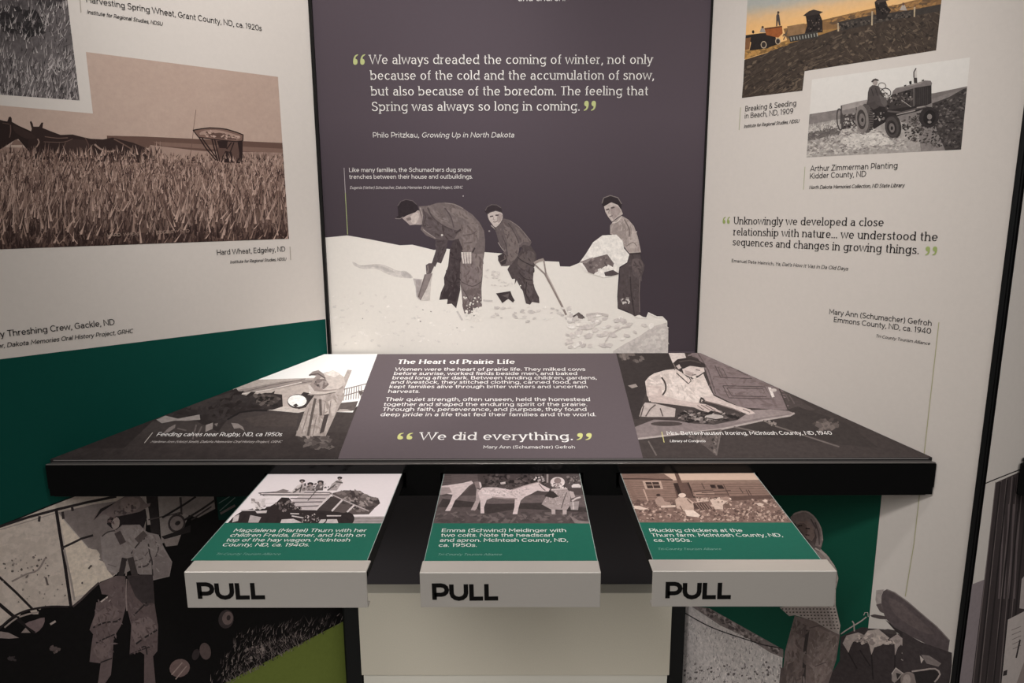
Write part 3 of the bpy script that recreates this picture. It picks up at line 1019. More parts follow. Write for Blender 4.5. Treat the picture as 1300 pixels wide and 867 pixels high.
A.poly([(880, 392), (900, 365), (925, 325), (955, 303), (1000, 300), (1020, 320), (1025, 345), (1042, 365), (1035, 390), (1010, 405), (1006, 430), (960, 440), (900, 420)], (226, 218, 210))
A.frame(720, 235, 4.129)
A.poly([(80, 410), (140, 380), (210, 362), (245, 410), (240, 430), (215, 415), (190, 430), (160, 440), (140, 467), (110, 457), (95, 430)], (112, 100, 98))
A.poly([(60, 405), (140, 375), (100, 410)], (140, 128, 124))
A.splat(26, within([(90, 400), (210, 370), (235, 410), (140, 455)]), 9, [(90, 79, 78), (140, 127, 123), (120, 108, 105)])
A.poly([(193, 457), (240, 444), (276, 466), (232, 476), (200, 476)], (84, 74, 74))
A.splat(18, within([(284, 590), (326, 590), (326, 625), (284, 625)]), 6, [(205, 196, 190), (150, 139, 135)])
A.poly([(240, 870), (300, 832), (380, 790), (450, 740), (520, 720), (530, 760), (528, 890), (240, 890)], (196, 186, 180))
A.splat(40, within([(330, 830), (520, 730), (525, 860), (330, 866)]), 12, [(188, 178, 172), (204, 195, 188)], 1.8)
A.splat(60, within([(0, 660), (400, 700), (460, 740), (200, 850), (0, 850)]), 14, [(230, 222, 214), (208, 198, 191), (200, 190, 184)], 1.7)
A.line([(30, 690), (60, 670), (90, 695)], 9, (96, 86, 84))
A.line([(100, 680), (160, 672), (215, 682)], 12, (190, 180, 174))
A.line([(200, 820), (225, 780), (290, 745), (330, 740)], 7, (194, 184, 178))
A.line([(355, 690), (415, 695), (425, 668), (470, 690), (500, 690)], 6, (232, 225, 217))
A.build('snow_photograph', back, 'sepia photograph of three men shovelling snow')

# ---- left panel: wheat field
A = Art(LEFT, .92, 1.5e-4, .06)
A.frame(0, 0, 3.095)
A.setclip([[(337, 204), (1092, 302), (1135, 938), (424.6, 964), (365, 446)], [(-160, 400), (365, 446), (424.6, 964), (-160, 985)]])
A.grid([(-160, 100), (1120, 280), (1120, 620), (-160, 620)], 24, 8, lambda u, v: mix((188, 164, 150), (178, 153, 139), u+ri(-.15, .15)), .06)
A.poly([(420, 533), (560, 536), (1120, 562), (1125, 640), (640, 590), (420, 560)], (100, 76, 67))
A.poly([(600, 556), (1120, 585), (1120, 604), (640, 574)], (124, 98, 87))
A.grid([(-160, 575), (1120, 600), (1140, 945), (-160, 985)], 40, 22, lambda u, v: mix(mix((150, 124, 112), (112, 89, 80), v*1.6), (62, 46, 42), (v-.62)*2.4), .3)
A.poly([(590, 570), (760, 590), (1110, 622), (1110, 650), (560, 620)], (160, 134, 121))
WC = [(176, 148, 134), (152, 126, 113), (126, 101, 90), (188, 160, 146), (104, 81, 73)]
WD = [(78, 59, 54), (66, 49, 45), (92, 71, 64), (140, 114, 102)]
A.blades(1500, lambda: (ri(-20, 1130), ri(610, 720)), lambda x, y: 14+(y-600)*.14, 4.5, 4, WC+WD[:2])
# horses
A.frame(0, 130, 6.5)
H1 = (46, 34, 31)
A.poly([(-20, 135), (20, 150), (60, 157), (72, 122), (86, 116), (96, 130), (98, 160), (150, 190), (250, 235), (330, 268), (335, 340), (250, 420), (200, 360), (150, 302), (110, 318), (60, 352), (-20, 400)], H1)
A.poly([(262, 218), (246, 162), (256, 152), (268, 170), (276, 200), (322, 200), (342, 166), (357, 166), (350, 210), (420, 238), (500, 268), (600, 265), (700, 290), (750, 300), (850, 305), (930, 290), (1000, 308), (1100, 333), (1200, 375), (1260, 430), (1278, 480), (1200, 500), (900, 490), (500, 490), (250, 460), (230, 330)], (52, 38, 35))
A.poly([(540, 320), (700, 310), (780, 420), (600, 440), (530, 400)], (64, 48, 44), 2)
A.poly([(110, 190), (230, 240), (300, 290), (220, 300), (130, 250)], (58, 43, 39), 2)
for L_, w_, c_ in (([(780, 345), (830, 385), (900, 406), (952, 395)], 14, (150, 124, 112)), ([(370, 282), (470, 295), (560, 292)], 7, (110, 86, 77)), ([(86, 185), (88, 240), (78, 290)], 8, (104, 82, 74)),
                   ([(940, 302), (1010, 340), (1085, 385)], 10, (104, 80, 71)), ([(360, 325), (520, 328), (600, 300)], 6, (100, 78, 70)), ([(700, 290), (730, 350), (720, 410)], 8, (90, 68, 61)), ([(540, 330), (520, 400)], 8, (96, 74, 66)),
                   ([(310, 300), (322, 330), (300, 370)], 10, (150, 124, 112)), ([(20, 170), (80, 180)], 6, (88, 68, 61))):
    A.line(L_, w_, c_, smooth=3)
A.poly([(110, 318), (135, 304), (165, 322), (190, 350), (90, 352)], (128, 103, 92))
# reaper
A.frame(180, 130, 6.5)
DK = (46, 33, 31)
A.line([(447, 60), (430, 190), (400, 460)], 4, (100, 78, 70))
A.poly([(640, 310), (830, 312), (830, 505), (640, 495), (620, 400)], (92, 70, 63))
A.poly([(620, 318), (710, 318), (700, 380), (640, 376)], DK)
A.poly([(650, 470), (690, 400), (740, 410), (760, 495), (650, 495)], DK)
A.poly([(790, 330), (832, 312), (832, 505), (780, 500), (805, 420)], DK)
A.lines([[(470, 285), (530, 380), (612, 478)], [(490, 285), (550, 370), (625, 470)], [(578, 300), (600, 390), (628, 485)], [(600, 300), (640, 480)]], 11, DK)
A.lines([[(740, 330), (700, 385)], [(760, 330), (730, 410)]], 10, DK)
A.poly([(420, 228), (490, 216), (560, 208), (640, 212), (700, 220), (780, 244), (838, 265), (832, 318), (780, 324), (650, 312), (540, 297), (465, 287)], (120, 94, 84))
A.poly([(490, 240), (560, 228), (650, 232), (760, 262), (815, 285), (780, 305), (700, 270), (560, 262), (480, 268)], (160, 133, 120), 2)
A.poly([(540, 272), (640, 250), (720, 275), (770, 305), (640, 300)], (96, 73, 66), 2)
A.line([(422, 230), (490, 218), (560, 210), (640, 214), (700, 222), (780, 246), (836, 268), (832, 318)], 10, DK)
A.line([(422, 228), (468, 288), (540, 297), (650, 312), (780, 324), (832, 318)], 9, DK)
A.splat(40, within([(560, 230), (800, 280), (780, 310), (480, 270)]), 8, [(180, 152, 138), (92, 70, 62)], 2, 15)
A.lines([[(910, 410), (914, 458)], [(1100, 435), (1102, 470)]], 8, (170, 144, 130))
A.splat(60, within([(400, 450), (520, 455), (520, 500), (400, 500)]), 8, WD)
# standing wheat in front
A.frame(0, 0, 3.095)
A.blades(900, lambda: (ri(-20, 640), ri(600, 690)), lambda x, y: ri(20, 46), 5.5, 3, WC+WD)
A.blades(500, lambda: (ri(560, 1130), ri(620, 700)), lambda x, y: ri(14, 30), 5, 3, WC+WD)


def straw(x, y):
    """stalks of the foreground photograph: dark roots at its lower edge, pale ears above"""
    return mix(random.choice(WC+WD), (50, 36, 33), (y-790)/210*ri(.45, 1.1))


for y0, y1, n, l0, w in ((680, 760, 1100, 40, 5), (740, 840, 1100, 56, 6), (800, 900, 1000, 70, 7), (860, 960, 900, 76, 8), (900, 1010, 700, 80, 9)):
    A.blades(n, lambda: (ri(-40, 1150), ri(y0, y1)), lambda x, y: l0*ri(.6, 1.2), w, 3, straw)
A.blades(500, lambda: (ri(-40, 1150), ri(900, 1000)), lambda x, y: 44*ri(.5, 1.2), 10, 0, [(50, 36, 33), (62, 46, 42), (96, 75, 67)])
A.blades(160, lambda: (ri(-40, 1150), ri(820, 960)), lambda x, y: 60*ri(.6, 1.2), 8, 12, [(182, 154, 140), (150, 124, 111)])
A.frame(0, 200, 3.095)
write(A, 'HARD', (423, 311), (474, 308), 12, (176, 152, 138), w=.1)
write(A, 'WHEAT', (486, 308), (550, 303), 12, (160, 136, 123), w=.1)
write(A, 'EDGELEY', (617, 300), (694, 296), 12, (160, 136, 123), w=.1)
write(A, 'N D', (708, 296), (745, 293), 12, (150, 126, 114), w=.1)
A.setclip()
A.build('wheat_photograph', left, 'sepia photograph of a reaper and horses in tall wheat')

A = Art(LEFT, E_L, 1.5e-4, .1)
A.frame(0, 0, 3.095)
A.setclip([(-160, -80), (256, -70), (313, 395), (-160, 360)])
A.grid([(-160, -80), (320, -80), (320, 400), (-160, 400)], 12, 12, lambda u, v: mix((66, 60, 60), (98, 91, 90), v*.7+u*.5+ri(-.2, .2)), .4)
A.splat(120, within([(-100, 60), (60, 30), (180, 70), (160, 130), (60, 140)]), 16, [(38, 34, 34), (54, 49, 49)], 2, 20)
A.splat(60, within([(0, -80), (260, -80), (270, 40), (150, 20)]), 14, [(60, 55, 55), (110, 103, 101), (46, 42, 42)], 2, 20)
GC = [(150, 141, 138), (120, 112, 110), (92, 85, 84), (168, 159, 155), (64, 58, 58), (50, 45, 45)]
A.blades(1300, lambda: (ri(-160, 330), ri(0, 420)), lambda x, y: ri(18, 44), 4.5, 6, GC)
A.blades(500, lambda: (ri(-160, 330), ri(250, 430)), lambda x, y: ri(26, 56), 5, 4, GC)
A.setclip()
A.build('grass_photograph', left, 'grey photograph of ripe grain at the top left')

# ---- left panel: green and lime shapes
A = Art(LEFT, E_L, 1.2e-4, .03)
A.frame()
A.setclip(pclip(LEFT, -2.05, -.004, .004, 2.4))
GRN = (5, 63, 54)
A.poly([(414.4, 404.8), (-60, 463.4), (-60, 1100), (700, 1100), (455, 867), (445, 800), (418, 446)], GRN)
A.build('green_shape', left, 'dark green printed band')
A = Art(LEFT, .44, 1.6e-4, .2)
A.frame()
A.setclip(pclip(LEFT, -2.05, -.002, .004, 2.4))
A.frame(0, 620, 5.417)
A.poly([(-300, 380), (0, 252), (120, 205), (345, 112), (520, 48), (760, -20), (2350, -20), (2500, 1400), (-300, 1400)], (12, 10, 10))
MC = (150, 138, 129)
A.poly([(-300, 385), (0, 262), (120, 214), (345, 122), (520, 54), (1010, 50), (1000, 300), (830, 560), (770, 612), (690, 642), (600, 722), (500, 806), (350, 808), (220, 828), (110, 872), (0, 945), (-300, 1060)], MC)
A.splat(60, within([(0, 300), (380, 200), (460, 780), (0, 900)]), 40, [(147, 135, 126), (153, 141, 132)], 1.6, 0, .1)
A.poly([(400, 165), (640, 110), (1000, 60), (1000, 300), (830, 560), (775, 602)], (106, 96, 93))
A.poly([(410, 190), (775, 604), (690, 642), (600, 722), (505, 750), (440, 350)], (164, 151, 138))
A.splat(40, within([(640, 420), (720, 540), (690, 600), (560, 500)]), 24, [(160, 147, 135), (166, 153, 141)], 1.3)
A.line([(-200, 350), (0, 262), (200, 196), (390, 145), (600, 95), (800, 55)], 18, (34, 29, 29))
A.line([(-200, 380), (0, 284), (390, 168)], 6, (120, 110, 104))
A.line([(385, 140), (410, 300), (440, 480), (488, 812)], 22, (28, 23, 24))
A.line([(440, 420), (490, 640), (512, 770)], 14, (120, 110, 104))
A.line([(428, 408), (500, 375), (560, 345), (640, 322)], 15, (36, 31, 31))
A.lines([[(272, 190), (268, 228)], [(494, 120), (500, 155)], [(430, 160), (436, 210)]], 18, (44, 38, 38))
A.line([(-40, 580), (0, 614), (110, 715), (222, 828)], 17, (32, 27, 27))
A.line([(-40, 770), (0, 800), (85, 872), (200, 960)], 24, (26, 22, 22))
A.splat(40, within([(0, 500), (330, 440), (340, 660), (0, 660)]), 9, [(90, 80, 76), (74, 66, 62), (120, 109, 103)])
A.splat(14, within([(40, 680), (460, 640), (460, 790), (100, 860)]), 8, [(84, 75, 71), (110, 100, 94)])
A.line([(314, 610), (328, 665)], 14, (80, 70, 67))
A.line([(608, 552), (630, 528)], 12, (60, 52, 50))
A.ell(565, 650, 6, 8, (70, 62, 60))
A.line([(80, 640), (180, 590), (260, 560), (310, 480)], 12, (112, 101, 96), smooth=3)
# machinery to the right of the man
A.poly([(1085, 52), (1310, 52), (1310, 150), (1240, 330), (1110, 380)], (112, 103, 99))
A.poly([(1003, 50), (1082, 50), (1102, 320), (1040, 312), (1020, 200)], (36, 31, 31))
A.line([(985, 55), (1010, 140), (1024, 250)], 22, (128, 118, 113))
A.line([(1020, 215), (1180, 180), (1300, 150)], 9, (60, 53, 52))
A.line([(1300, 130), (1180, 210)], 8, (40, 35, 35))
A.line([(1240, 60), (1250, 180)], 16, (50, 44, 44))
A.ell(1215, 240, 60, 66, (46, 40, 40), 20)
A.ell(1215, 240, 46, 50, (100, 90, 87), 20)
A.ell(1222, 238, 20, 14, (34, 30, 30), -30)
A.poly([(1110, 330), (1200, 300), (1310, 250), (1310, 300), (1130, 350)], (30, 26, 26))
A.poly([(1120, 350), (1240, 330), (1220, 390), (1140, 400)], (110, 100, 96))
# the man in overalls seen from behind
A.poly([(690, 330), (780, 288), (832, 400), (842, 500), (802, 592), (740, 562), (702, 480)], (120, 110, 107))
A.poly([(830, 262), (960, 250), (1010, 300), (1090, 318), (1124, 400), (1184, 505), (1165, 605), (1052, 632), (1040, 592), (960, 592), (900, 560), (830, 600), (832, 500), (828, 350)], (118, 108, 105))
A.poly([(1060, 470), (1120, 420), (1180, 510), (1160, 600), (1056, 625)], (106, 96, 94))
for L_, w_, c_ in (([(900, 450), (960, 370), (1020, 330)], 9, (52, 45, 45)), ([(1020, 380), (1030, 450), (1045, 500), (1050, 600)], 10, (50, 44, 44)), ([(950, 540), (1010, 530), (1040, 480)], 12, (64, 56, 56)),
                   ([(1050, 350), (1090, 400), (1070, 470)], 8, (70, 62, 61)), ([(920, 500), (980, 480), (1020, 430)], 8, (84, 75, 74)), ([(700, 330), (740, 300), (790, 290)], 9, (60, 53, 52)), ([(740, 520), (800, 540)], 6, (96, 87, 85))):
    A.line(L_, w_, c_, smooth=3)
A.weave(70, [(850, 270), (960, 260), (1090, 330), (1170, 520), (1060, 610), (920, 560), (840, 420)], (118, 108, 105), 8, 60, 11)
A.line([(806, 300), (846, 378)], 46, (66, 57, 56))
A.line([(1000, 305), (940, 362)], 44, (74, 65, 63))
A.line([(856, 478), (830, 605)], 38, (46, 40, 40))
A.line([(895, 475), (928, 600)], 44, (56, 49, 48))
A.line([(872, 500), (866, 600)], 10, (120, 109, 104))
A.poly([(740, 210), (820, 185), (1000, 140), (1010, 200), (985, 275), (960, 248), (840, 250), (800, 285), (770, 275), (735, 245)], (32, 27, 28))
A.poly([(640, 220), (655, 180), (700, 130), (800, 88), (860, 52), (960, 52), (1005, 105), (1036, 100), (1030, 120), (960, 160), (880, 178), (820, 190), (760, 195), (715, 175), (670, 200)], (96, 84, 82))
A.poly([(645, 215), (690, 140), (800, 92), (760, 120), (700, 160), (668, 196)], (30, 26, 26))
A.poly([(830, 80), (880, 60), (950, 70), (960, 130), (900, 160), (840, 150)], (112, 98, 94), 2)
A.splat(26, within([(800, 120), (960, 100), (900, 170), (780, 180)]), 12, [(80, 69, 67), (104, 92, 89), (66, 56, 56)])
A.poly([(765, 235), (800, 195), (822, 220), (815, 265), (780, 280)], (128, 115, 110), 2)
A.splat(10, within([(735, 200), (790, 200), (780, 245), (735, 245)]), 12, [(60, 48, 48), (90, 74, 72)])
A.frame(0, 720, 5.417)
A.poly([(680, 110), (800, 58), (862, 62), (866, 270), (832, 400), (782, 480), (772, 640), (762, 740), (700, 830), (668, 830), (692, 660), (615, 650), (625, 560), (640, 460), (615, 430), (650, 330), (662, 240), (700, 240), (745, 190), (700, 185)], (80, 68, 67))
A.poly([(866, 250), (880, 58), (1050, 50), (1062, 250), (1087, 410), (1082, 575), (1052, 612), (1072, 830), (990, 830), (992, 600), (962, 580), (890, 602), (902, 400)], (78, 66, 65))
A.poly([(870, 60), (1050, 50), (1060, 250), (1000, 270), (930, 200)], (52, 45, 45), 1)
A.poly([(905, 390), (1020, 340), (1080, 420), (1000, 470), (930, 520)], (94, 81, 79), 2)
A.poly([(660, 320), (780, 260), (820, 330), (720, 380), (640, 400)], (92, 79, 77), 2)
A.poly([(640, 560), (740, 480), (760, 560), (700, 640)], (90, 77, 75), 2)
for L_, w_, c_ in (([(640, 415), (720, 380), (800, 372), (830, 350)], 11, (34, 29, 29)), ([(660, 520), (720, 490), (790, 460)], 10, (36, 31, 31)), ([(930, 530), (1000, 480), (1080, 430)], 12, (32, 28, 28)),
                   ([(920, 330), (960, 290), (1010, 240)], 10, (38, 33, 33)), ([(890, 600), (950, 575), (1050, 540)], 9, (40, 34, 34)), ([(870, 80), (866, 200), (872, 300)], 8, (110, 97, 94)),
                   ([(690, 655), (770, 625)], 9, (34, 29, 29)), ([(960, 560), (1000, 545), (1010, 600)], 10, (36, 31, 31)), ([(690, 240), (745, 200)], 10, (150, 137, 130)), ([(760, 225), (740, 240)], 7, (140, 128, 121))):
    A.line(L_, w_, c_, smooth=3)
A.weave(90, [(660, 240), (840, 80), (860, 260), (820, 400), (760, 640), (640, 640), (650, 400)], (80, 68, 67), 7, 70, 11)
A.weave(80, [(880, 250), (1040, 250), (1080, 420), (1060, 580), (910, 590), (905, 400)], (80, 68, 67), 7, 60, 11)
# wheel, dark soil and straw
A.line([(-40, 460), (0, 418), (60, 362), (130, 318), (220, 288), (350, 270), (470, 272)], 14, (30, 25, 25), smooth=3)
A.line([(30, 414), (110, 352), (200, 320), (265, 308)], 11, (124, 112, 106), smooth=3)
A.poly([(172, 388), (240, 362), (306, 345), (294, 405), (246, 450), (205, 430)], (92, 78, 77), 2)
A.line([(120, 340), (180, 410), (240, 450)], 16, (24, 20, 20))
A.poly([(0, 440), (60, 450), (130, 485), (60, 490), (-30, 485)], (110, 98, 94))
A.poly([(145, 450), (175, 415), (210, 450)], (112, 100, 95))
A.line([(345, 392), (382, 370)], 14, (130, 118, 112))
A.splat(10, within([(345, 550), (410, 560), (410, 590), (360, 590)]), 16, [(90, 78, 75), (70, 60, 58)])
A.splat(8, within([(50, 610), (120, 610), (120, 640), (50, 640)]), 14, [(46, 40, 40)])
A.line([(680, 105), (620, 160), (560, 220), (500, 270)], 14, (56, 48, 47))
A.frame(200, 620, 3.512)
A.ell(305, 582, 34, 42, (50, 43, 43), 10)
A.ell(312, 578, 24, 30, (92, 78, 75), 10)
A.ell(316, 576, 9, 12, (44, 37, 37), 10)
SC2 = [(96, 86, 83), (70, 61, 60), (46, 40, 40), (118, 107, 102), (34, 29, 29)]
A.blades(500, within([(230, 870), (360, 640), (560, 600), (835, 560), (835, 600), (520, 770), (320, 870)]), lambda x, y: ri(14, 34), 3.2, 20, SC2)
A.blades(300, within([(300, 870), (440, 700), (600, 660), (700, 660), (520, 770), (320, 870)]), lambda x, y: ri(14, 34), 3.2, -30, SC2)
A.splat(40, within([(380, 700), (480, 700), (480, 760), (400, 780)]), 8, SC2)
A.ell(212, 725, 25, 38, (74, 62, 60), -10)
A.ell(170, 740, 16, 26, (44, 37, 37), 20)
A.ell(98, 800, 46, 40, (88, 72, 69), -20)
A.lines([[(62, 830), (110, 775)], [(80, 850), (130, 790)]], 5, (120, 104, 98))
# rods and green gap near the table
A.poly([(110, 36), (250, 36), (256, 90), (180, 130), (110, 110)], (100, 91, 88))
A.poly([(262, 38), (402, 34), (330, 140), (272, 140)], (8, 36, 31))
A.lines([[(20, 130), (120, 70), (170, 36)], [(120, 140), (200, 90), (255, 52)]], 9, (30, 26, 26))
A.lines([[(150, 140), (240, 80)]], 7, (44, 38, 38))
A.lines([[(272, 66), (320, 36)], [(276, 100), (345, 40)]], 4, (70, 84, 80))
A.line([(280, 112), (345, 75)], 10, (80, 72, 70))
A.build('threshing_photograph', left, 'dark photograph of a man in overalls and hat beside a threshing machine')
A = Art(LEFT, .36, 4e-4, .05)
A.frame()
A.setclip(pclip(LEFT, -2.05, -.0025, .004, 2.4))
A.frame(200, 620, 3.512)
A.poly([(840, 586), (295, 870), (-200, 1126), (920, 1200), (850, 900)], (78, 86, 38), 0, .06)
A.build('lime_shape', left, 'olive lime printed corner')

# ---- right panel: field machines at sunset
A = Art(RIGHT, E_R, 1.5e-4, .22)
A.frame(930, 0, 4.643)
A.setclip([[(93, -90), (1242, -90), (1200, 297), (63.5, 477.4)], [(63.5, 477.4), (425, 420), (412, 535), (55, 578)]])


def sky(u, v):
    x, y = u*1300, -90+v*440
    h = 205-.165*x
    return mix((222, 174, 116), mix((204, 170, 132), (164, 163, 156), (h-y-75)/75+ri(-.1, .1)), (h-y-15)/95+ri(-.12, .12))


A.grid([(0, -90), (1300, -90), (1300, 350), (0, 350)], 40, 24, sky, .05)
A.poly([(300, 170), (530, 118), (640, 92), (850, 45), (960, 30), (1070, 2), (1250, -40), (1250, 80), (620, 190), (330, 260)], (128, 96, 64))
A.splat(120, within([(540, 125), (850, 55), (1200, -10), (1200, 40), (640, 150)]), 9, [(110, 84, 60), (150, 112, 70), (96, 76, 58)], 3, -12)
A.poly([(60, 300), (200, 275), (330, 235), (530, 178), (640, 165), (640, 200), (300, 280), (60, 352)], (146, 110, 66))
A.poly([(40, 362), (200, 312), (330, 258), (520, 205), (620, 172), (830, 130), (1250, 28), (1200, 450), (40, 600)], (66, 56, 49), 0, .35)
FS = []
for i in range(900):
    x, y = ri(60, 1200), ri(60, 570)
    if y > 345-.27*(x-60)+ri(0, 25) and y > 190-(x-620)*.27:
        a = R(-36+28*(x-60)/1150*1.0+ri(-8, 8)) if x < 640 else R(ri(20, 75))
        l = ri(12, 70)
        FS.append((x, y, a, l))
for c in ((46, 39, 35), (88, 76, 65), (78, 67, 58), (54, 47, 42), (96, 83, 71)):
    A.lines([[(x, y), (x+l*math.cos(a), y+l*math.sin(a))] for x, y, a, l in FS if random.random() < .3], 3.2, c)
A.splat(260, within([(70, 380), (500, 230), (1190, 60), (1180, 300), (420, 420), (410, 530), (70, 560)]), 8, [(50, 43, 39), (84, 72, 62), (100, 86, 73), (60, 52, 46)], 2, -25)
A.splat(60, within([(80, 310), (330, 245), (330, 262), (80, 345)]), 8, [(170, 128, 74), (120, 92, 58)], 2, -15)
DM = (44, 38, 36)
A.poly([(74, 208), (165, 196), (250, 192), (262, 262), (200, 286), (100, 298), (110, 250), (76, 226)], DM)
A.poly([(188, 166), (292, 152), (296, 196), (270, 222), (200, 206)], (146, 84, 48))
A.poly([(188, 166), (292, 152), (293, 160), (190, 175)], (92, 58, 40))
A.poly([(76, 226), (108, 220), (100, 290), (74, 296)], (120, 84, 58))
for cx, cy, r_ in ((184, 264, 19), (268, 243, 17)):
    A.ell(cx, cy, r_*.8, r_, (54, 47, 44))
    A.ring(cx, cy, r_*.8, r_, 5, (170, 150, 128))
A.poly([(258, 92), (266, 78), (276, 88), (284, 150), (274, 152), (268, 122), (264, 155), (257, 155)], (74, 66, 64))
A.ell(270, 74, 7, 8, (70, 56, 50))
A.poly([(160, 190), (170, 165), (186, 168), (196, 192)], (150, 140, 132))
A.ell(178, 160, 7, 7, (80, 62, 52))
A.ell(122, 188, 7, 10, DM)
A.lines([[(296, 215), (320, 190), (330, 160)], [(300, 200), (335, 225)], [(320, 195), (300, 235)]], 6, (92, 78, 66))
A.poly([(322, 155), (425, 138), (430, 200), (330, 212)], (134, 104, 74))
A.poly([(432, 92), (512, 78), (530, 120), (532, 190), (425, 200), (440, 150)], DM)
A.poly([(416, 92), (450, 66), (478, 56), (500, 62), (534, 70), (514, 82), (436, 96)], (58, 50, 46))
A.splat(30, within([(440, 100), (510, 90), (525, 180), (435, 190)]), 6, [(70, 62, 58), (30, 27, 26), (96, 84, 76)])
A.poly([(330, 214), (500, 184), (506, 222), (340, 248)], (62, 58, 54))
A.lines([[(345+i*17, 220-i*2.8), (348+i*17, 240-i*2.8)] for i in range(10)], 5, (150, 148, 140))
A.poly([(620, 130), (830, 88), (1060, 58), (1240, 22), (1240, 62), (830, 140), (640, 182)], (60, 54, 50))
A.splat(90, within([(630, 140), (1050, 66), (1050, 100), (640, 175)]), 7, [(40, 36, 34), (92, 82, 74), (76, 68, 62)], 1.6, -12)
A.poly([(838, 14), (850, 0), (900, -8), (915, 40), (935, 60), (900, 112), (850, 112), (845, 60)], DM)
A.poly([(836, 12), (900, -10), (930, -2), (860, 18)], (70, 60, 54))
A.splat(20, within([(850, 20), (910, 20), (925, 80), (860, 100)]), 7, [(80, 70, 64), (28, 25, 24)])
A.lines([[(824, 66), (822, 150)], [(1074, 42), (1072, 100)], [(622, 135), (624, 185)]], 9, (168, 148, 122))
A.poly([(985, 60), (1000, 32), (1015, 30), (1030, 62)], (160, 148, 138))
A.ell(1007, 24, 7, 9, (92, 70, 60))
A.build('sunset_photograph', right, 'coloured photograph of field machines under an orange sky')

# ---- right panel: tractor and driver
A = Art(RIGHT, E_R, 1.5e-4, .2)
A.frame(1010, 65, 5.652)
A.setclip([(118, 203), (1252, 44), (1188, 706), (78, 763)])
A.grid([(60, 0), (1300, 0), (1300, 520), (60, 520)], 16, 8, lambda u, v: mix((208, 202, 195), (202, 195, 188), v), .03)
A.poly([(80, 455), (290, 423), (400, 392), (520, 350), (700, 330), (1000, 300), (1240, 250), (1190, 720), (70, 770)], (122, 114, 110), 0, .3)
A.poly([(80, 530), (300, 490), (500, 470), (760, 500), (880, 560), (900, 720), (70, 770)], (152, 144, 138), 0, .35)
A.splat(700, within([(95, 545), (300, 500), (560, 560), (800, 640), (800, 700), (90, 755)]), 7, [(176, 168, 160), (134, 126, 121), (186, 178, 170), (112, 104, 100), (160, 152, 146)], 2.4, -6)
A.splat(160, within([(90, 590), (260, 540), (330, 580), (90, 640)]), 7, [(92, 85, 82), (104, 97, 93)], 3, -10)
A.splat(200, within([(300, 640), (560, 560), (700, 660), (420, 700)]), 9, [(194, 186, 178), (182, 174, 166)], 2)
A.poly([(980, 375), (1100, 330), (1240, 250), (1190, 715), (1075, 712), (1010, 560)], (64, 58, 56), 0, .4)
A.splat(520, within([(960, 400), (1100, 340), (1220, 280), (1180, 690), (960, 690), (800, 640), (760, 500)]), 7, [(54, 49, 47), (84, 77, 74), (70, 64, 61), (104, 96, 92), (46, 41, 40)], 2, -8)
A.poly([(980, 305), (1110, 278), (1240, 250), (1235, 262), (1100, 300), (980, 342)], (112, 104, 100))
A.blades(120, within([(100, 540), (280, 500), (280, 560), (100, 590)]), lambda x, y: ri(12, 30), 5, 20, [(190, 182, 174), (160, 152, 146)])
# seed drill
A.poly([(330, 388), (440, 362), (515, 348), (512, 380), (440, 402), (336, 425)], (146, 137, 132))
A.poly([(336, 425), (440, 402), (440, 455), (336, 470)], (122, 114, 110))
A.poly([(322, 460), (445, 440), (445, 545), (330, 562)], (76, 69, 67))
A.splat(50, within([(330, 455), (440, 445), (440, 545), (335, 560)]), 9, [(170, 162, 155), (44, 39, 38), (130, 122, 117)])
A.line([(330, 390), (324, 520)], 10, (70, 64, 62))
A.ring(318, 490, 20, 76, 10, (74, 68, 66), -4)
A.lines([[(436, 400), (440, 520)], [(340, 470), (440, 455)]], 6, (60, 54, 52))
# tractor
A.poly([(510, 370), (560, 345), (650, 350), (760, 400), (905, 392), (960, 400), (880, 430), (745, 462), (660, 500), (560, 560), (540, 480)], (46, 41, 40))
A.ell(508, 482, 52, 106, (84, 77, 74), -4)
A.ell(478, 488, 46, 102, (120, 112, 107), -4)
A.ell(474, 490, 32, 72, (64, 58, 56), -4)
A.ell(478, 492, 22, 46, (112, 104, 100), -4)
A.ell(480, 494, 9, 16, (52, 47, 45))
A.lines([[(530+6*math.sin(i), 392+i*17), (556, 400+i*16)] for i in range(11)], 7, (52, 47, 45))
A.poly([(510, 372), (560, 330), (600, 345), (600, 400), (560, 420)], (72, 65, 63))
A.poly([(690, 312), (850, 262), (852, 392), (765, 405), (650, 425), (640, 380)], (62, 56, 54))
A.splat(60, within([(660, 320), (845, 275), (845, 385), (660, 410)]), 10, [(96, 88, 84), (36, 32, 31), (130, 121, 116), (48, 43, 42)])
A.poly([(692, 312), (700, 285), (720, 265), (830, 240), (930, 210), (970, 212), (980, 230), (976, 246), (850, 265)], (112, 104, 101))
A.poly([(720, 268), (830, 243), (920, 216), (900, 232), (800, 256)], (140, 131, 126))
A.poly([(850, 264), (976, 244), (976, 372), (935, 390), (852, 395)], (50, 45, 44))
A.lines([[(864+i*14, 268-i*2), (864+i*14, 384)] for i in range(7)], 4, (66, 60, 58))
A.line([(850, 264), (850, 392)], 6, (110, 102, 98))
A.line([(760, 350), (830, 400)], 5, (150, 142, 136))
A.line([(660, 430), (760, 440), (900, 405), (940, 400)], 12, (86, 79, 76))
A.lines([[(725, 455), (860, 425)], [(870, 405), (930, 395)]], 8, (140, 131, 126))
A.splat(30, within([(560, 440), (640, 440), (640, 500), (560, 500)]), 9, [(110, 102, 98), (40, 36, 35), (160, 151, 145)])
A.ell(715, 540, 44, 82, (54, 49, 47), -8)
A.ell(692, 546, 50, 78, (70, 64, 62), -8)
A.ell(690, 548, 34, 52, (48, 43, 42), -8)
A.ell(692, 550, 20, 34, (112, 104, 100), -8)
A.ell(692, 552, 8, 14, (40, 36, 35))
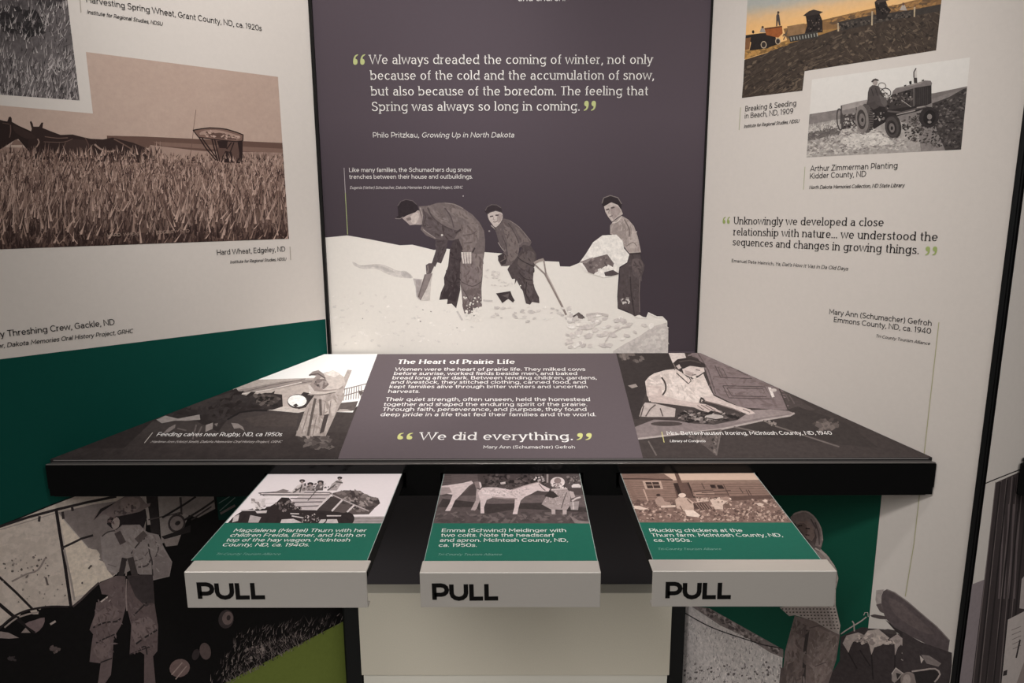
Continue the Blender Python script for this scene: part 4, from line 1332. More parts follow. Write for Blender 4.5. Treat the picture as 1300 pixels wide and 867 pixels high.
A.ell(958, 474, 70, 76, (50, 45, 44), 20)
A.ell(962, 476, 44, 54, (38, 34, 33), 20)
A.ell(962, 470, 18, 20, (120, 112, 107))
A.ell(962, 508, 14, 10, (130, 121, 116))
A.line([(860, 190), (862, 228)], 24, (64, 58, 56))
A.line([(862, 136), (860, 190)], 22, (190, 182, 175))
A.line([(866, 122), (850, 150), (850, 190)], 9, (84, 77, 74))
A.poly([(815, 218), (832, 212), (834, 236), (820, 240)], (44, 40, 39))
A.poly([(778, 245), (795, 240), (795, 250), (780, 254)], (60, 54, 52))
A.poly([(905, 208), (922, 202), (922, 214), (908, 216)], (70, 64, 62))
# driver
A.poly([(520, 295), (530, 262), (552, 243), (598, 250), (614, 290), (640, 310), (655, 375), (640, 400), (600, 395), (560, 360), (515, 372)], (76, 69, 67))
A.poly([(600, 312), (645, 312), (660, 380), (640, 402), (615, 370)], (90, 83, 80))
A.ell(572, 226, 18, 20, (146, 135, 129))
A.poly([(543, 218), (556, 202), (575, 196), (596, 204), (598, 214), (570, 210), (552, 224)], (70, 62, 60))
A.lines([[(545, 270), (560, 320)], [(575, 265), (590, 320)]], 6, (56, 50, 49))
A.ring(622, 248, 27, 22, 5, (110, 102, 98), 10)
A.ring(648, 298, 36, 32, 6, (54, 49, 48), 10)
A.lines([[(620, 270), (650, 300)], [(650, 300), (670, 330)]], 5, (70, 64, 62))
A.splat(14, within([(590, 270), (660, 300), (690, 340), (640, 330)]), 9, [(190, 182, 175), (80, 73, 70)])
A.setclip()
A.build('tractor_photograph', right, 'grey photograph of a man driving a tractor')

# ---- right panel, below the table: green block, woman, field, old tractor
A = Art(RIGHT, .42, 1.5e-4, .03)
A.frame()
A.setclip(pclip(RIGHT, .002, S_END-.001, .004, 2.4))
A.poly([(880, 560), (1126.5, 560), (1119.5, 628), (1101.6, 803), (1090, 900), (860, 900)], (9, 50, 38))
A.build('green_shape', right, 'dark green printed block')
A = Art(RIGHT, .42, 2.2e-4, .22)
A.frame()
A.setclip(pclip(RIGHT, .002, S_END-.001, .004, 2.4))
A.frame(860, 630, 3.659)
A.poly([(20, 518), (60, 508), (150, 520), (490, 715), (480, 960), (0, 960)], (144, 137, 134), 0, .3)
A.blades(700, within([(20, 560), (150, 570), (490, 745), (480, 920), (0, 920)]), lambda x, y: ri(8, 26), 4, 5, [(168, 161, 157), (110, 103, 101), (92, 85, 84), (150, 143, 140), (126, 119, 116)])
A.splat(90, within([(0, 780), (480, 760), (480, 880), (0, 880)]), 6, [(70, 64, 63), (100, 93, 91)], 1, 0)
A.poly([(60, 508), (150, 520), (492, 712), (492, 750), (430, 725), (320, 655), (200, 600), (110, 540)], (88, 79, 77), 0, .4)
A.splat(70, within([(90, 520), (150, 525), (488, 715), (480, 740), (200, 590)]), 7, [(60, 53, 52), (112, 102, 99)], 1.6, 28)
A.line([(25, 536), (120, 590), (200, 625), (330, 668), (400, 690), (485, 706)], 5, (30, 26, 26), smooth=3)
A.build('field_photograph', right, 'grey photograph of a grain field')
A = Art(RIGHT, .42, 2.6e-4, .25)
A.frame()
A.setclip(pclip(RIGHT, .002, S_END-.001, .004, 2.4))
A.frame(1000, 720, 5.9)
A.poly([(396, 520), (440, 500), (500, 470), (560, 455), (720, 465), (830, 500), (910, 560), (1000, 590), (1180, 700), (1180, 900), (260, 900), (390, 700)], (44, 38, 38))
A.poly([(412, 570), (440, 512), (530, 488), (582, 512), (490, 560), (470, 600), (456, 640)], (122, 111, 106))
A.poly([(554, 532), (600, 475), (680, 463), (762, 530), (700, 585), (650, 600), (628, 655), (605, 560)], (128, 117, 111))
A.poly([(760, 540), (822, 500), (892, 560), (908, 592), (850, 578), (826, 600), (804, 660), (800, 560)], (118, 107, 103))
A.splat(60, within([(430, 530), (600, 500), (880, 560), (700, 580), (500, 560)]), 14, [(104, 94, 90), (140, 128, 121)], 1.4)
for a_, b_2 in (((455, 640), (520, 760)), ((628, 655), (640, 840)), ((804, 660), (800, 840)), ((540, 620), (620, 740))):
    A.line([a_, b_2], 10, (30, 26, 26))
A.lines([[(850, 580), (905, 600)], [(855, 640), (890, 670)], [(850, 690), (890, 710)]], 8, (110, 100, 96))
A.poly([(510, 470), (550, 450), (600, 452), (596, 478), (530, 490)], (40, 35, 35))
A.poly([(710, 470), (750, 462), (835, 478), (800, 502), (740, 495)], (52, 46, 45))
A.poly([(730, 392), (860, 478), (1000, 575), (1192, 690), (1185, 740), (1040, 660), (900, 562), (800, 470)], (38, 33, 33))
A.poly([(703, 215), (716, 180), (742, 165), (800, 188), (900, 258), (1000, 345), (1120, 446), (1215, 545), (1200, 650), (1100, 605), (900, 505), (800, 450), (735, 385), (702, 300)], (62, 54, 54))
A.poly([(760, 230), (850, 270), (980, 380), (1100, 500), (1000, 480), (860, 400), (780, 320)], (70, 61, 60), 2)
A.line([(742, 166), (800, 189), (900, 259), (1000, 346), (1120, 447), (1210, 545)], 8, (92, 84, 81))
A.poly([(664, 172), (722, 166), (704, 205), (702, 275), (722, 345), (700, 340), (672, 300), (658, 245)], (118, 109, 105))
A.poly([(662, 280), (700, 270), (722, 345), (690, 330)], (64, 56, 55))
A.poly([(618, 360), (650, 352), (740, 368), (740, 390), (690, 388), (630, 372)], (56, 49, 48))
A.line([(1090, 605), (1130, 636), (1185, 655)], 12, (158, 148, 142))
A.line([(905, 580), (960, 605)], 12, (128, 118, 112))
A.poly([(860, 480), (1000, 560), (1230, 640), (1230, 900), (880, 900), (860, 640)], (46, 40, 40))
A.poly([(1000, 655), (1060, 662), (1150, 720), (1130, 745), (1040, 720)], (96, 87, 84))
A.poly([(990, 660), (1020, 690), (1000, 720)], (140, 130, 124))
A.poly([(780, 790), (810, 752), (866, 795), (840, 830), (800, 867), (780, 850)], (104, 95, 91))
A.poly([(812, 790), (850, 800), (820, 840)], (36, 32, 31))
A.line([(780, 800), (810, 754), (868, 798)], 8, (136, 126, 120))
A.ell(905, 845, 60, 62, (96, 86, 82))
A.ell(890, 850, 30, 50, (120, 109, 104), 10)
A.poly([(945, 790), (1100, 765), (1140, 805), (1090, 900), (970, 900)], (34, 30, 30))
A.line([(930, 780), (1020, 768), (1105, 760), (1142, 802), (1100, 860)], 12, (124, 113, 108), smooth=2)
A.line([(400, 500), (430, 478), (490, 440), (548, 405), (590, 372)], 9, (120, 112, 107), smooth=2)
A.line([(570, 360), (578, 340), (600, 338), (604, 372)], 6, (128, 120, 114))
A.line([(500, 480), (496, 420), (484, 402)], 9, (120, 110, 105))
A.build('old_tractor_photograph', right, 'grey cut-out photograph of an old tractor wheel and fender')
A = Art(RIGHT, .42, 3.6e-4, .25)
A.setclip(pclip(RIGHT, .002, S_END-.001, .004, 2.4))
A.frame(860, 630, 3.659)
A.poly([(545, 555), (640, 578), (756, 640), (738, 760), (692, 900), (476, 960), (500, 720)], (82, 71, 68))
A.poly([(640, 600), (740, 650), (728, 760), (690, 850), (640, 880), (660, 740)], (92, 80, 76))
A.poly([(690, 640), (745, 655), (735, 720), (700, 700)], (106, 94, 89))
A.poly([(545, 570), (600, 600), (596, 660), (560, 640)], (64, 55, 53))
A.poly([(500, 720), (540, 640), (560, 700), (530, 800), (490, 860)], (92, 80, 77))
A.poly([(480, 800), (530, 770), (560, 880), (470, 900)], (66, 57, 55))
A.line([(606, 620), (592, 720), (586, 880)], 16, (44, 38, 37))
A.weave(90, [(620, 620), (745, 650), (725, 760), (690, 860), (610, 880), (610, 700)], (90, 79, 75), 8, 100, 11)
A.weave(70, [(545, 570), (600, 620), (590, 860), (490, 870), (510, 720)], (78, 68, 65), 8, 95, 10)
A.lines([[(612, 612), (660, 600), (700, 612)], [(640, 790), (690, 770)]], 5, (66, 57, 55))
A.poly([(475, 516), (560, 500), (640, 470), (700, 420), (600, 300), (600, 190), (662, 240), (702, 280), (738, 336), (748, 380), (735, 440), (734, 500), (748, 560), (758, 600), (752, 642), (690, 612), (640, 582), (580, 562), (545, 552), (520, 556)], (120, 110, 105))
A.poly([(600, 200), (640, 232), (700, 300), (742, 345), (738, 400), (700, 360), (640, 280)], (106, 95, 91))
A.poly([(700, 400), (736, 420), (735, 510), (756, 600), (750, 636), (710, 560)], (136, 126, 120))
for i in range(17):
    for j in range(9):
        x, y = 486+i*16+j*3, 508+j*15-abs(i-6)*0
        if inpoly(x, y, [(480, 518), (560, 505), (735, 500), (757, 610), (745, 632), (640, 578), (560, 552), (510, 548)]):
            A.ell(x, y, 4.6, 3.4, (52, 45, 43), n=6)
A.poly([(545, 110), (600, 90), (650, 130), (668, 200), (640, 240), (600, 215), (560, 160)], (66, 56, 54))
A.poly([(545, 120), (590, 105), (632, 135), (640, 185), (625, 208), (600, 195), (575, 160)], (104, 88, 83))
A.poly([(555, 130), (590, 125), (605, 150), (600, 185), (575, 162)], (84, 70, 66), 2)
A.weave(40, [(640, 250), (700, 300), (735, 370), (725, 480), (690, 500), (640, 380)], (112, 101, 96), 8, 60, 12)
A.lines([[(560, 138), (580, 135)], [(596, 148), (616, 150)]], 6, (44, 36, 35))
A.line([(596, 178), (614, 180)], 5, (52, 42, 40))
A.poly([(526, 96), (545, 76), (578, 66), (612, 72), (645, 102), (670, 150), (677, 205), (668, 240), (640, 232), (648, 190), (632, 140), (600, 112), (560, 118), (540, 128), (528, 112)], (98, 86, 83))
A.line([(540, 84), (580, 70), (612, 76), (644, 106), (668, 152), (674, 205)], 7, (124, 112, 107), smooth=2)
A.lines([[(640, 120), (658, 170), (660, 225)], [(620, 105), (646, 150)]], 6, (64, 55, 54))
A.poly([(610, 200), (640, 228), (670, 236), (660, 262), (630, 240)], (74, 65, 63))
A.line([(640, 240), (690, 270), (730, 325)], 7, (128, 117, 111))
A.build('woman_photograph', right, 'grey cut-out photograph of a woman in a headscarf')

# ---- neighbouring panel
A = Art(NEXT, .55, 1.5e-4, .08)
A.frame()
A.setclip(pclip(NEXT, .0035, 1.2, .004, 2.4))
A.poly([(1222, 746.5), (1250, 735.5), (1240, 867), (1230, 960), (1190, 960)], (112, 102, 103))
A.poly([(1264.2, 612.5), (1310, 592), (1310, 960), (1222, 960), (1233.5, 867)], (50, 43, 43))
A.lines([[(1264+i*7, 612-i*2.5), (1234+i*8.5, 880)] for i in range(6)], 1.0, (92, 82, 80))
A.lines([[(1275+i*6, 640), (1268+i*6.5, 760)] for i in range(4)], 2.2, (84, 74, 74))
A.lines([[(1270+i*9, 612-i*3), (1240+i*10, 880)] for i in range(5)], 2.0, (34, 29, 29))
A.poly([(1297, 735), (1310, 720), (1310, 775), (1294, 772)], (140, 130, 126))
A.poly([(1279.5, 786.5), (1310, 771), (1310, 960), (1262, 960)], (152, 142, 137))
A.lines([[(1284+i*.4, 800+i*6), (1296, 795+i*6)] for i in range(5)], .8, (100, 90, 87))
A.line([(1295, 812), (1290, 835)], 2, (40, 34, 34))
A.poly([(1274, 852), (1279, 850), (1278, 857), (1273, 858)], (44, 38, 38))
A.poly([(1300, 840), (1310, 820), (1310, 900), (1286, 880)], (120, 108, 103))
A.line([(1236, 619.8), (1262, 609), (1300, 594)], 1.4, (30, 26, 26))
A.build('document_photograph', nextp, 'dark photograph with a boarded wall and papers')

# ---- table top

tcl = [project(Vector((x, y, tz(0, y)))) for x, y in top_poly]
A = Art(TABLE, E_T, 1e-4, .06)
A.frame()
A.setclip(tcl)
A.poly([(478, 430), (785, 430), (816.8, 584.5), (818, 600), (420, 600), (428.4, 584.5)], (98, 87, 90), 0, .03)
A.setclip()
A.build('printed_face', tb, 'grey printed middle of the table top')
A = Art(TABLE, E_T, 1.2e-4, .22)
A.frame()
tl = [project(Vector((x, y, tz(0, y)))) for x, y in top_poly]


def on_table(px, py, front):
    x, y = TABLE.at(px, py).x, top_poly[0][1] if front else top_poly[2][1]
    return project(Vector((x, y, tz(0, y))))


A.setclip([tl[0], on_table(428.4, 583.5, 1), on_table(480.4, 446, 0), tl[3]])
A.frame(180, 440, 4.333)
A.poly([(-700, 700), (-700, 0), (1400, 0), (1400, 700)], (255, 250, 245), 0, .0)
A.poly([(-600, 700), (-600, 500), (400, 225), (510, 235), (640, 300), (900, 355), (1160, 362), (1180, 330), (1300, 300), (1300, 700)], (70, 62, 60), 0, .2)
A.poly([(500, 235), (640, 182), (955, 172), (930, 210), (900, 355), (640, 330), (540, 262)], (182, 168, 160))
A.poly([(520, 240), (640, 218), (780, 190), (950, 180), (930, 200), (700, 240), (560, 262)], (150, 137, 131))
A.lines([[(620, 250), (780, 215), (945, 190)], [(560, 250), (700, 215), (900, 178)], [(760, 350), (860, 362)]], 4, (110, 98, 95))
A.lines([[(540, 262), (700, 236), (880, 196)]], 5, (214, 202, 194))
A.poly([(640, 320), (800, 330), (900, 355), (860, 365), (700, 350)], (196, 184, 176))
A.grid([(-600, 470), (1300, 470), (1300, 640), (-600, 640)], 40, 6, lambda u, v: mix((66, 58, 56), (54, 47, 46), v+ri(-.3, .3)), .25)
A.poly([(-500, 560), (0, 405), (240, 330), (520, 230), (545, 262), (600, 275), (680, 254), (740, 260), (772, 264), (776, 330), (722, 347), (620, 352), (545, 362), (470, 402), (420, 470), (330, 425), (300, 380), (60, 410), (-100, 560)], (52, 45, 44))
A.poly([(240, 330), (420, 270), (520, 250), (560, 290), (480, 330), (330, 350)], (66, 58, 56), 2)
A.weave(120, [(60, 400), (300, 340), (520, 250), (760, 270), (740, 330), (540, 350), (420, 440), (330, 410)], (54, 47, 46), 12, -15, 9)
A.poly([(640, 270), (720, 265), (760, 290), (720, 320), (650, 310)], (74, 65, 62), 2)
A.splat(26, within([(620, 265), (760, 270), (750, 330), (620, 320)]), 10, [(96, 86, 82), (40, 35, 34)], 1.6)
A.line([(470, 402), (540, 362), (620, 352), (690, 352)], 9, (38, 33, 33))
A.poly([(80, 402), (130, 380), (200, 397), (260, 385), (318, 374), (322, 402), (250, 408), (180, 408), (110, 422)], (152, 141, 136))
A.poly([(150, 445), (186, 428), (182, 448), (150, 470), (112, 482)], (128, 117, 113))
A.poly([(352, 432), (392, 418), (390, 452), (350, 470)], (146, 135, 130))
A.poly([(398, 425), (420, 420), (412, 440)], (120, 110, 106))
A.poly([(492, 420), (530, 424), (556, 442), (566, 464), (540, 448), (508, 452)], (140, 129, 124))
A.lines([[(300, 430), (280, 510)], [(330, 440), (300, 500)], [(196, 450), (245, 462)]], 8, (104, 94, 91))
A.poly([(560, 395), (700, 370), (860, 380), (850, 440), (620, 440)], (76, 67, 64), 1)
A.splat(60, within([(870, 480), (1030, 480), (1040, 560), (900, 560)]), 14, [(88, 79, 76), (108, 98, 94), (70, 62, 60)], 2)
# right: fence
A.lines([[(1104+i*13, 232-i*2), (1094+i*14, 300-i*2)] for i in range(9)], 5, (150, 138, 133))
A.lines([[(1110, 236), (1235, 205)], [(1100, 275), (1225, 240)]], 5, (130, 118, 114))
A.poly([(1080, 312), (1190, 300), (1170, 352), (1070, 356)], (96, 86, 83))
A.poly([(1090, 345), (1130, 345), (1160, 356), (1070, 360)], (176, 164, 157))
A.poly([(1190, 240), (1240, 255), (1200, 270)], (96, 86, 83))
# pan and bucket
A.poly([(872, 268), (890, 250), (950, 262), (944, 300), (915, 332), (860, 345)], (56, 49, 48))
A.ell(858, 302, 58, 40, (66, 58, 56))
A.ell(855, 299, 52, 33, (248, 243, 237))
A.poly([(832, 322), (850, 314), (862, 326), (845, 334)], (70, 62, 60))
A.poly([(915, 215), (955, 208), (965, 245), (925, 252)], (196, 184, 177))
# woman in a bonnet
A.poly([(950, 268), (1100, 232), (1116, 275), (1086, 330), (1054, 400), (1012, 492), (846, 492), (880, 400), (905, 330)], (166, 153, 146))
A.poly([(1000, 300), (1080, 280), (1060, 380), (1010, 380)], (186, 173, 165), 1)
A.weave(90, [(960, 275), (1100, 245), (1050, 400), (1000, 485), (860, 485), (910, 330)], (166, 153, 146), 9, 100, 18)
A.poly([(1004, 376), (1030, 370), (1002, 470), (978, 480)], (72, 63, 61))
A.lines([[(955, 285), (935, 380), (914, 492)], [(982, 290), (985, 380)]], 14, (92, 82, 78))
A.lines([[(920, 340), (880, 480)], [(1010, 300), (1000, 380)], [(1040, 300), (1030, 380)], [(960, 390), (940, 490)]], 5, (128, 116, 111))
A.poly([(912, 266), (940, 244), (1000, 240), (1075, 232), (1090, 250), (1000, 264), (930, 270)], (192, 179, 171))
A.line([(915, 266), (990, 266), (1080, 250)], 5, (104, 93, 89))
A.poly([(1060, 262), (1095, 205), (1132, 128), (1156, 130), (1120, 220), (1100, 270)], (176, 163, 156))
A.poly([(925, 210), (955, 165), (1020, 140), (1090, 160), (1110, 230), (1010, 250), (950, 245)], (150, 136, 130))
A.poly([(960, 205), (1000, 150), (1060, 135), (1110, 165), (1120, 205), (1080, 235), (1000, 240)], (196, 183, 175), 1)
A.poly([(1000, 150), (1050, 130), (1095, 150), (1060, 170)], (222, 211, 203), 1)
A.poly([(918, 158), (940, 138), (972, 130), (1000, 150), (1012, 176), (985, 168), (950, 160)], (142, 129, 124))
A.line([(920, 158), (970, 150), (1010, 176)], 7, (92, 81, 78))
A.poly([(945, 205), (965, 180), (1010, 178), (1030, 210), (1000, 236), (975, 225)], (120, 107, 103))
A.splat(14, within([(950, 190), (1020, 185), (1010, 230), (970, 225)]), 9, [(80, 70, 68), (160, 147, 141)])
A.setclip()
A.build('calf_photograph', tb, 'sepia photograph of a woman in a bonnet feeding calves')

A = Art(TABLE, E_T, 1.2e-4, .22)
A.frame()
A.setclip([on_table(781.5, 446, 0), on_table(816.6, 583.2, 1), tl[1], tl[2]])
A.frame(770, 440, 4.333)
A.poly([(0, 0), (600, 0), (1900, 650), (100, 650)], (68, 60, 58), 0, .2)
A.poly([(50, 20), (340, 20), (380, 110), (250, 160), (200, 300), (180, 400), (140, 400)], (58, 51, 50))
A.splat(16, within([(60, 30), (270, 30), (200, 80), (80, 80)]), 12, [(104, 94, 90), (84, 75, 72)], 1.4)
A.poly([(118, 215), (160, 205), (172, 220), (140, 230)], (150, 138, 132))
A.poly([(80, 30), (100, 40), (110, 75), (95, 75)], (120, 109, 104))
A.poly([(330, 10), (432, 10), (440, 80), (370, 105)], (214, 199, 192))
A.poly([(428, 10), (560, 40), (1000, 262), (1000, 350), (740, 335), (590, 262), (545, 130), (500, 60)], (128, 113, 112))
A.poly([(950, 232), (1060, 290), (1150, 350), (1000, 350)], (78, 69, 67))
A.weave(120, [(440, 30), (560, 50), (960, 240), (990, 340), (740, 325), (600, 250), (550, 120)], (124, 109, 108), 9, 12, 10, 5)
A.line([(425, 15), (445, 70)], 8, (80, 69, 67))
A.line([(500, 32), (560, 130), (600, 262)], 6, (96, 84, 83))
A.lines([[(596, 104), (628, 170), (800, 176), (720, 130)], [(640, 215), (672, 282), (908, 288), (872, 222), (640, 215)], [(662, 228), (690, 272), (880, 276), (860, 232), (662, 228)]], 5, (84, 73, 72))
A.lines([[(612, 112), (640, 165)], [(636, 118), (664, 168)]], 5, (100, 88, 87))
A.line([(950, 232), (1000, 350)], 7, (70, 61, 59))
A.lines([[(980, 256), (1005, 300)], [(1005, 268), (1035, 315)]], 6, (100, 89, 86))
A.poly([(888, 224), (905, 226), (925, 276), (910, 280)], (224, 212, 206))
A.ell(918, 240, 18, 9, (200, 187, 181))
A.poly([(1050, 330), (1320, 420), (1500, 560), (700, 480), (820, 400)], (62, 55, 53))
A.splat(30, within([(1130, 410), (1260, 400), (1300, 450), (1180, 470)]), 14, [(96, 86, 82), (80, 71, 68), (112, 101, 96)], 1.5)
# ironing board, cloth and iron
A.poly([(372, 372), (430, 335), (530, 330), (640, 350), (770, 372), (720, 412), (590, 432), (480, 425), (390, 415)], (70, 62, 60))
A.poly([(150, 445), (260, 402), (380, 408), (480, 424), (590, 430), (720, 404), (800, 350), (900, 345), (1000, 354), (1032, 366), (1010, 380), (860, 404), (640, 452), (300, 492), (170, 507)], (130, 117, 115))
A.poly([(800, 350), (900, 345), (1000, 354), (1030, 366), (860, 390), (700, 420)], (146, 132, 129), 1)
A.line([(1034, 366), (1010, 380), (860, 405), (640, 453), (300, 493), (170, 508)], 10, (170, 157, 152))
A.ell(330, 425, 88, 13, (74, 65, 63), 0)
A.splat(110, within([(390, 405), (420, 350), (640, 355), (760, 374), (700, 400), (590, 420), (480, 418)]), 9, [(50, 44, 43), (110, 99, 96), (86, 77, 74), (150, 138, 133), (40, 35, 34)], 2)
A.ell(592, 388, 52, 15, (176, 165, 159))
A.line([(545, 392), (600, 402), (640, 396)], 6, (60, 53, 51))
A.poly([(420, 475), (632, 455), (602, 600), (545, 552), (500, 520)], (92, 82, 79))
A.splat(80, within([(425, 478), (630, 460), (605, 590), (540, 550)]), 8, [(60, 53, 51), (120, 109, 104), (80, 71, 68)])
A.lines([[(862, 406), (920, 435), (1280, 552)], [(700, 442), (830, 470)], [(630, 458), (604, 600)], [(230, 520), (275, 600)]], 8, (108, 98, 94))
A.splat(10, within([(865, 400), (930, 410), (930, 440), (880, 430)]), 10, [(140, 128, 122), (50, 44, 42)])
# woman ironing
A.poly([(180, 385), (192, 340), (212, 308), (270, 314), (380, 342), (375, 388), (230, 388)], (178, 164, 158))
A.lines([[(205, 325), (188, 385)], [(270, 320), (240, 345), (215, 385)], [(295, 340), (310, 385)]], 7, (92, 81, 78))
A.poly([(212, 192), (235, 165), (262, 148), (322, 130), (382, 124), (422, 150), (470, 192), (532, 150), (560, 215), (588, 268), (534, 278), (515, 312), (420, 302), (310, 272), (235, 302), (220, 250)], (208, 193, 185))
A.poly([(330, 150), (400, 170), (470, 230), (510, 290), (430, 290), (340, 240)], (216, 202, 194), 2)
A.poly([(220, 185), (300, 150), (320, 180), (300, 215), (230, 215)], (192, 177, 170), 1)
A.weave(120, [(230, 190), (320, 140), (400, 150), (520, 170), (560, 240), (510, 300), (330, 265), (240, 280)], (208, 193, 185), 9, 60, 13)
A.line([(302, 170), (322, 200), (325, 240), (306, 270)], 9, (76, 66, 63), smooth=3)
A.line([(384, 145), (420, 178), (450, 205), (465, 190), (455, 170)], 6, (84, 73, 70))
A.line([(514, 310), (520, 285), (560, 300), (580, 330)], 14, (70, 61, 59))
A.poly([(216, 216), (302, 218), (306, 268), (400, 295), (480, 308), (545, 318), (600, 340), (634, 364), (575, 352), (560, 362), (520, 352), (480, 335), (350, 318), (245, 306), (222, 270)], (190, 172, 165))
A.poly([(225, 225), (290, 230), (280, 262), (235, 270)], (206, 189, 181), 1)
A.poly([(528, 278), (584, 268), (660, 305), (720, 328), (790, 346), (818, 368), (782, 376), (735, 358), (690, 340), (600, 316), (545, 300)], (200, 183, 176))
A.line([(540, 300), (610, 318), (700, 345), (740, 362)], 6, (120, 105, 101))
A.lines([[(500, 325), (535, 350)], [(520, 322), (570, 352)], [(750, 345), (790, 362)], [(545, 322), (600, 356)]], 5, (120, 105, 101))
A.poly([(415, 120), (460, 107), (535, 116), (540, 138), (505, 160), (460, 168), (425, 152)], (206, 190, 183))
A.poly([(430, 130), (480, 145), (470, 165), (435, 155)], (176, 159, 153), 1)
A.lines([[(490, 128), (515, 132)], [(470, 158), (492, 155)]], 5, (96, 82, 79))
A.poly([(365, 92), (390, 70), (440, 63), (500, 72), (540, 96), (546, 116), (520, 116), (460, 106), (425, 122), (400, 126), (376, 112)], (60, 52, 51))
A.line([(400, 85), (460, 76), (520, 92)], 7, (84, 74, 71), smooth=2)
A.poly([(382, 108), (400, 98), (412, 118), (396, 126)], (196, 180, 173))
A.line([(366, 92), (378, 115), (374, 130)], 6, (120, 108, 103))
A.setclip()
A.build('ironing_photograph', tb, 'sepia photograph of a woman ironing')

# ---- pull-out panels
PG = (30, 97, 80)


def pull_face(i, fr_, fy_):
    """fy_: crop y of the edge between photograph and green band"""
    q = PULLS[i]['q']
    B = Art(PULL, E_P, 1e-4, .2)
    B.frame()
    B.setclip(q)
    B.frame(*fr_)
    return B


def pull_green(i, ya, yb):
    q = PULLS[i]['q']
    B = Art(PULL, E_P, 6e-4, .04)
    B.setclip(q)
    B.poly([(100, ya), (1200, yb), (1200, 760), (100, 760)], PG)
    B.setclip()
    B.line([(q[0][0]+.35, q[0][1]), (q[3][0]+.4, q[3][1])], .7, (138, 150, 145))
    B.line([(q[1][0]-.35, q[1][1]), (q[2][0]-.4, q[2][1])], .7, (158, 166, 160))
    return B.build('green_band', pulls[i])


A = pull_face(0, (280, 595, 5.417), 0)
A.poly([(-100, 0), (1400, 0), (1400, 400), (-100, 400)], (228, 216, 216), 0, .02)
A.poly([(905, 330), (1160, 328), (1160, 400), (905, 400)], (156, 145, 143))
A.lines([[(920, 345), (1130, 342)], [(920, 362), (1125, 360)]], 5, (128, 117, 115))
A.poly([(770, 168), (850, 148), (960, 152), (1000, 180), (1085, 208), (1098, 238), (1060, 270), (1020, 314), (900, 316), (770, 296)], (88, 77, 75))
A.splat(90, within([(790, 170), (950, 158), (1085, 215), (1030, 300), (900, 300)]), 12, [(120, 108, 105), (62, 53, 53), (150, 137, 133), (96, 85, 83)], 2.2, 25)
A.poly([(150, 290), (230, 272), (340, 260), (380, 236), (420, 198), (470, 200), (500, 240), (560, 282), (700, 288), (760, 292), (900, 312), (918, 348), (900, 384), (40, 384), (90, 330)], (46, 38, 38))
A.poly([(540, 190), (752, 188), (700, 240), (655, 286), (545, 284), (480, 230)], (196, 183, 182))
A.lines([[(480, 205), (740, 205)], [(500, 232), (715, 228)], [(520, 262), (690, 255)]], 8, (110, 98, 97))
A.poly([(760, 190), (840, 220), (770, 295), (660, 286)], (66, 57, 56))
A.lines([[(755, 180), (655, 285)], [(840, 212), (765, 292)], [(920, 250), (870, 300)]], 12, (206, 194, 192))
A.lines([[(760, 176), (900, 240), (1020, 292)]], 7, (180, 167, 165))
A.poly([(262, 170), (420, 152), (480, 160), (750, 160), (770, 170), (740, 186), (300, 190)], (128, 116, 114))
A.lines([[(280, 172), (750, 172)], [(300, 186), (560, 190)], [(300, 208), (380, 208)], [(310, 240), (380, 238)]], 6, (214, 202, 200))
A.lines([[(260, 168), (420, 158)], [(270, 180), (540, 182)]], 5, (60, 52, 52))
A.line([(660, 150), (600, 220)], 5, (70, 61, 60))
# riders
for pts, c in (([(480, 165), (530, 115), (560, 100), (580, 105), (570, 165)], (206, 193, 191)), ([(578, 156), (592, 116), (640, 116), (652, 156)], (150, 138, 136)), ([(500, 168), (540, 120), (572, 100), (590, 112), (575, 168)], (188, 175, 173)), ([(650, 150), (668, 104), (710, 100), (704, 150)], (96, 86, 85)), ([(640, 140), (672, 100), (700, 98), (690, 140)], (110, 99, 98)),
               ([(740, 150), (765, 105), (800, 80), (835, 82), (830, 102), (800, 150)], (170, 157, 155)), ([(360, 165), (430, 140), (470, 150), (440, 170)], (130, 118, 116))):
    A.poly(pts, c)
for x, y, r_ in ((562, 84, 20), (618, 106, 22), (688, 93, 22), (820, 64, 17)):
    A.ell(x, y, r_, r_*.55, (50, 42, 42))
    A.ell(x-2, y+9, r_*.5, r_*.45, (150, 134, 130))
A.splat(40, within([(480, 165), (560, 110), (700, 105), (800, 85), (830, 100), (790, 155)]), 7, [(80, 70, 70), (196, 183, 181), (130, 118, 116)], 1.5, -30)
A.lines([[(500, 165), (560, 125)], [(735, 150), (790, 110)], [(560, 110), (545, 165)], [(790, 90), (840, 98)]], 9, (92, 82, 81))
A.splat(40, within([(220, 215), (300, 210), (300, 270), (220, 275)]), 12, [(222, 210, 209), (150, 138, 136), (206, 194, 192)], 1.4)
A.splat(40, within([(380, 240), (470, 210), (560, 280), (400, 300)]), 11, [(90, 80, 79), (36, 30, 30), (130, 118, 116)])
A.poly([(240, 292), (320, 288), (315, 306), (250, 308)], (200, 188, 186))
A.poly([(205, 320), (280, 335), (260, 372), (190, 372)], (170, 158, 156))
A.poly([(420, 350), (500, 345), (560, 372), (410, 378)], (196, 184, 182))
A.poly([(690, 350), (800, 348), (810, 375), (670, 380)], (190, 178, 176))
A.poly([(90, 330), (130, 315), (120, 360), (80, 370)], (190, 178, 176))
A.lines([[(480, 310), (540, 312)], [(490, 326), (570, 340)], [(730, 325), (830, 325)], [(140, 288), (240, 286)]], 8, (200, 188, 186))
A.splat(40, within([(560, 310), (680, 310), (690, 370), (560, 370)]), 6, [(190, 178, 176), (90, 80, 79)])
A.ring(872, 345, 44, 40, 9, (40, 33, 33))
A.ring(690, 345, 40, 38, 8, (40, 33, 33))
A.lines([[(872, 308), (872, 384)], [(838, 330), (906, 360)]], 5, (44, 37, 37))
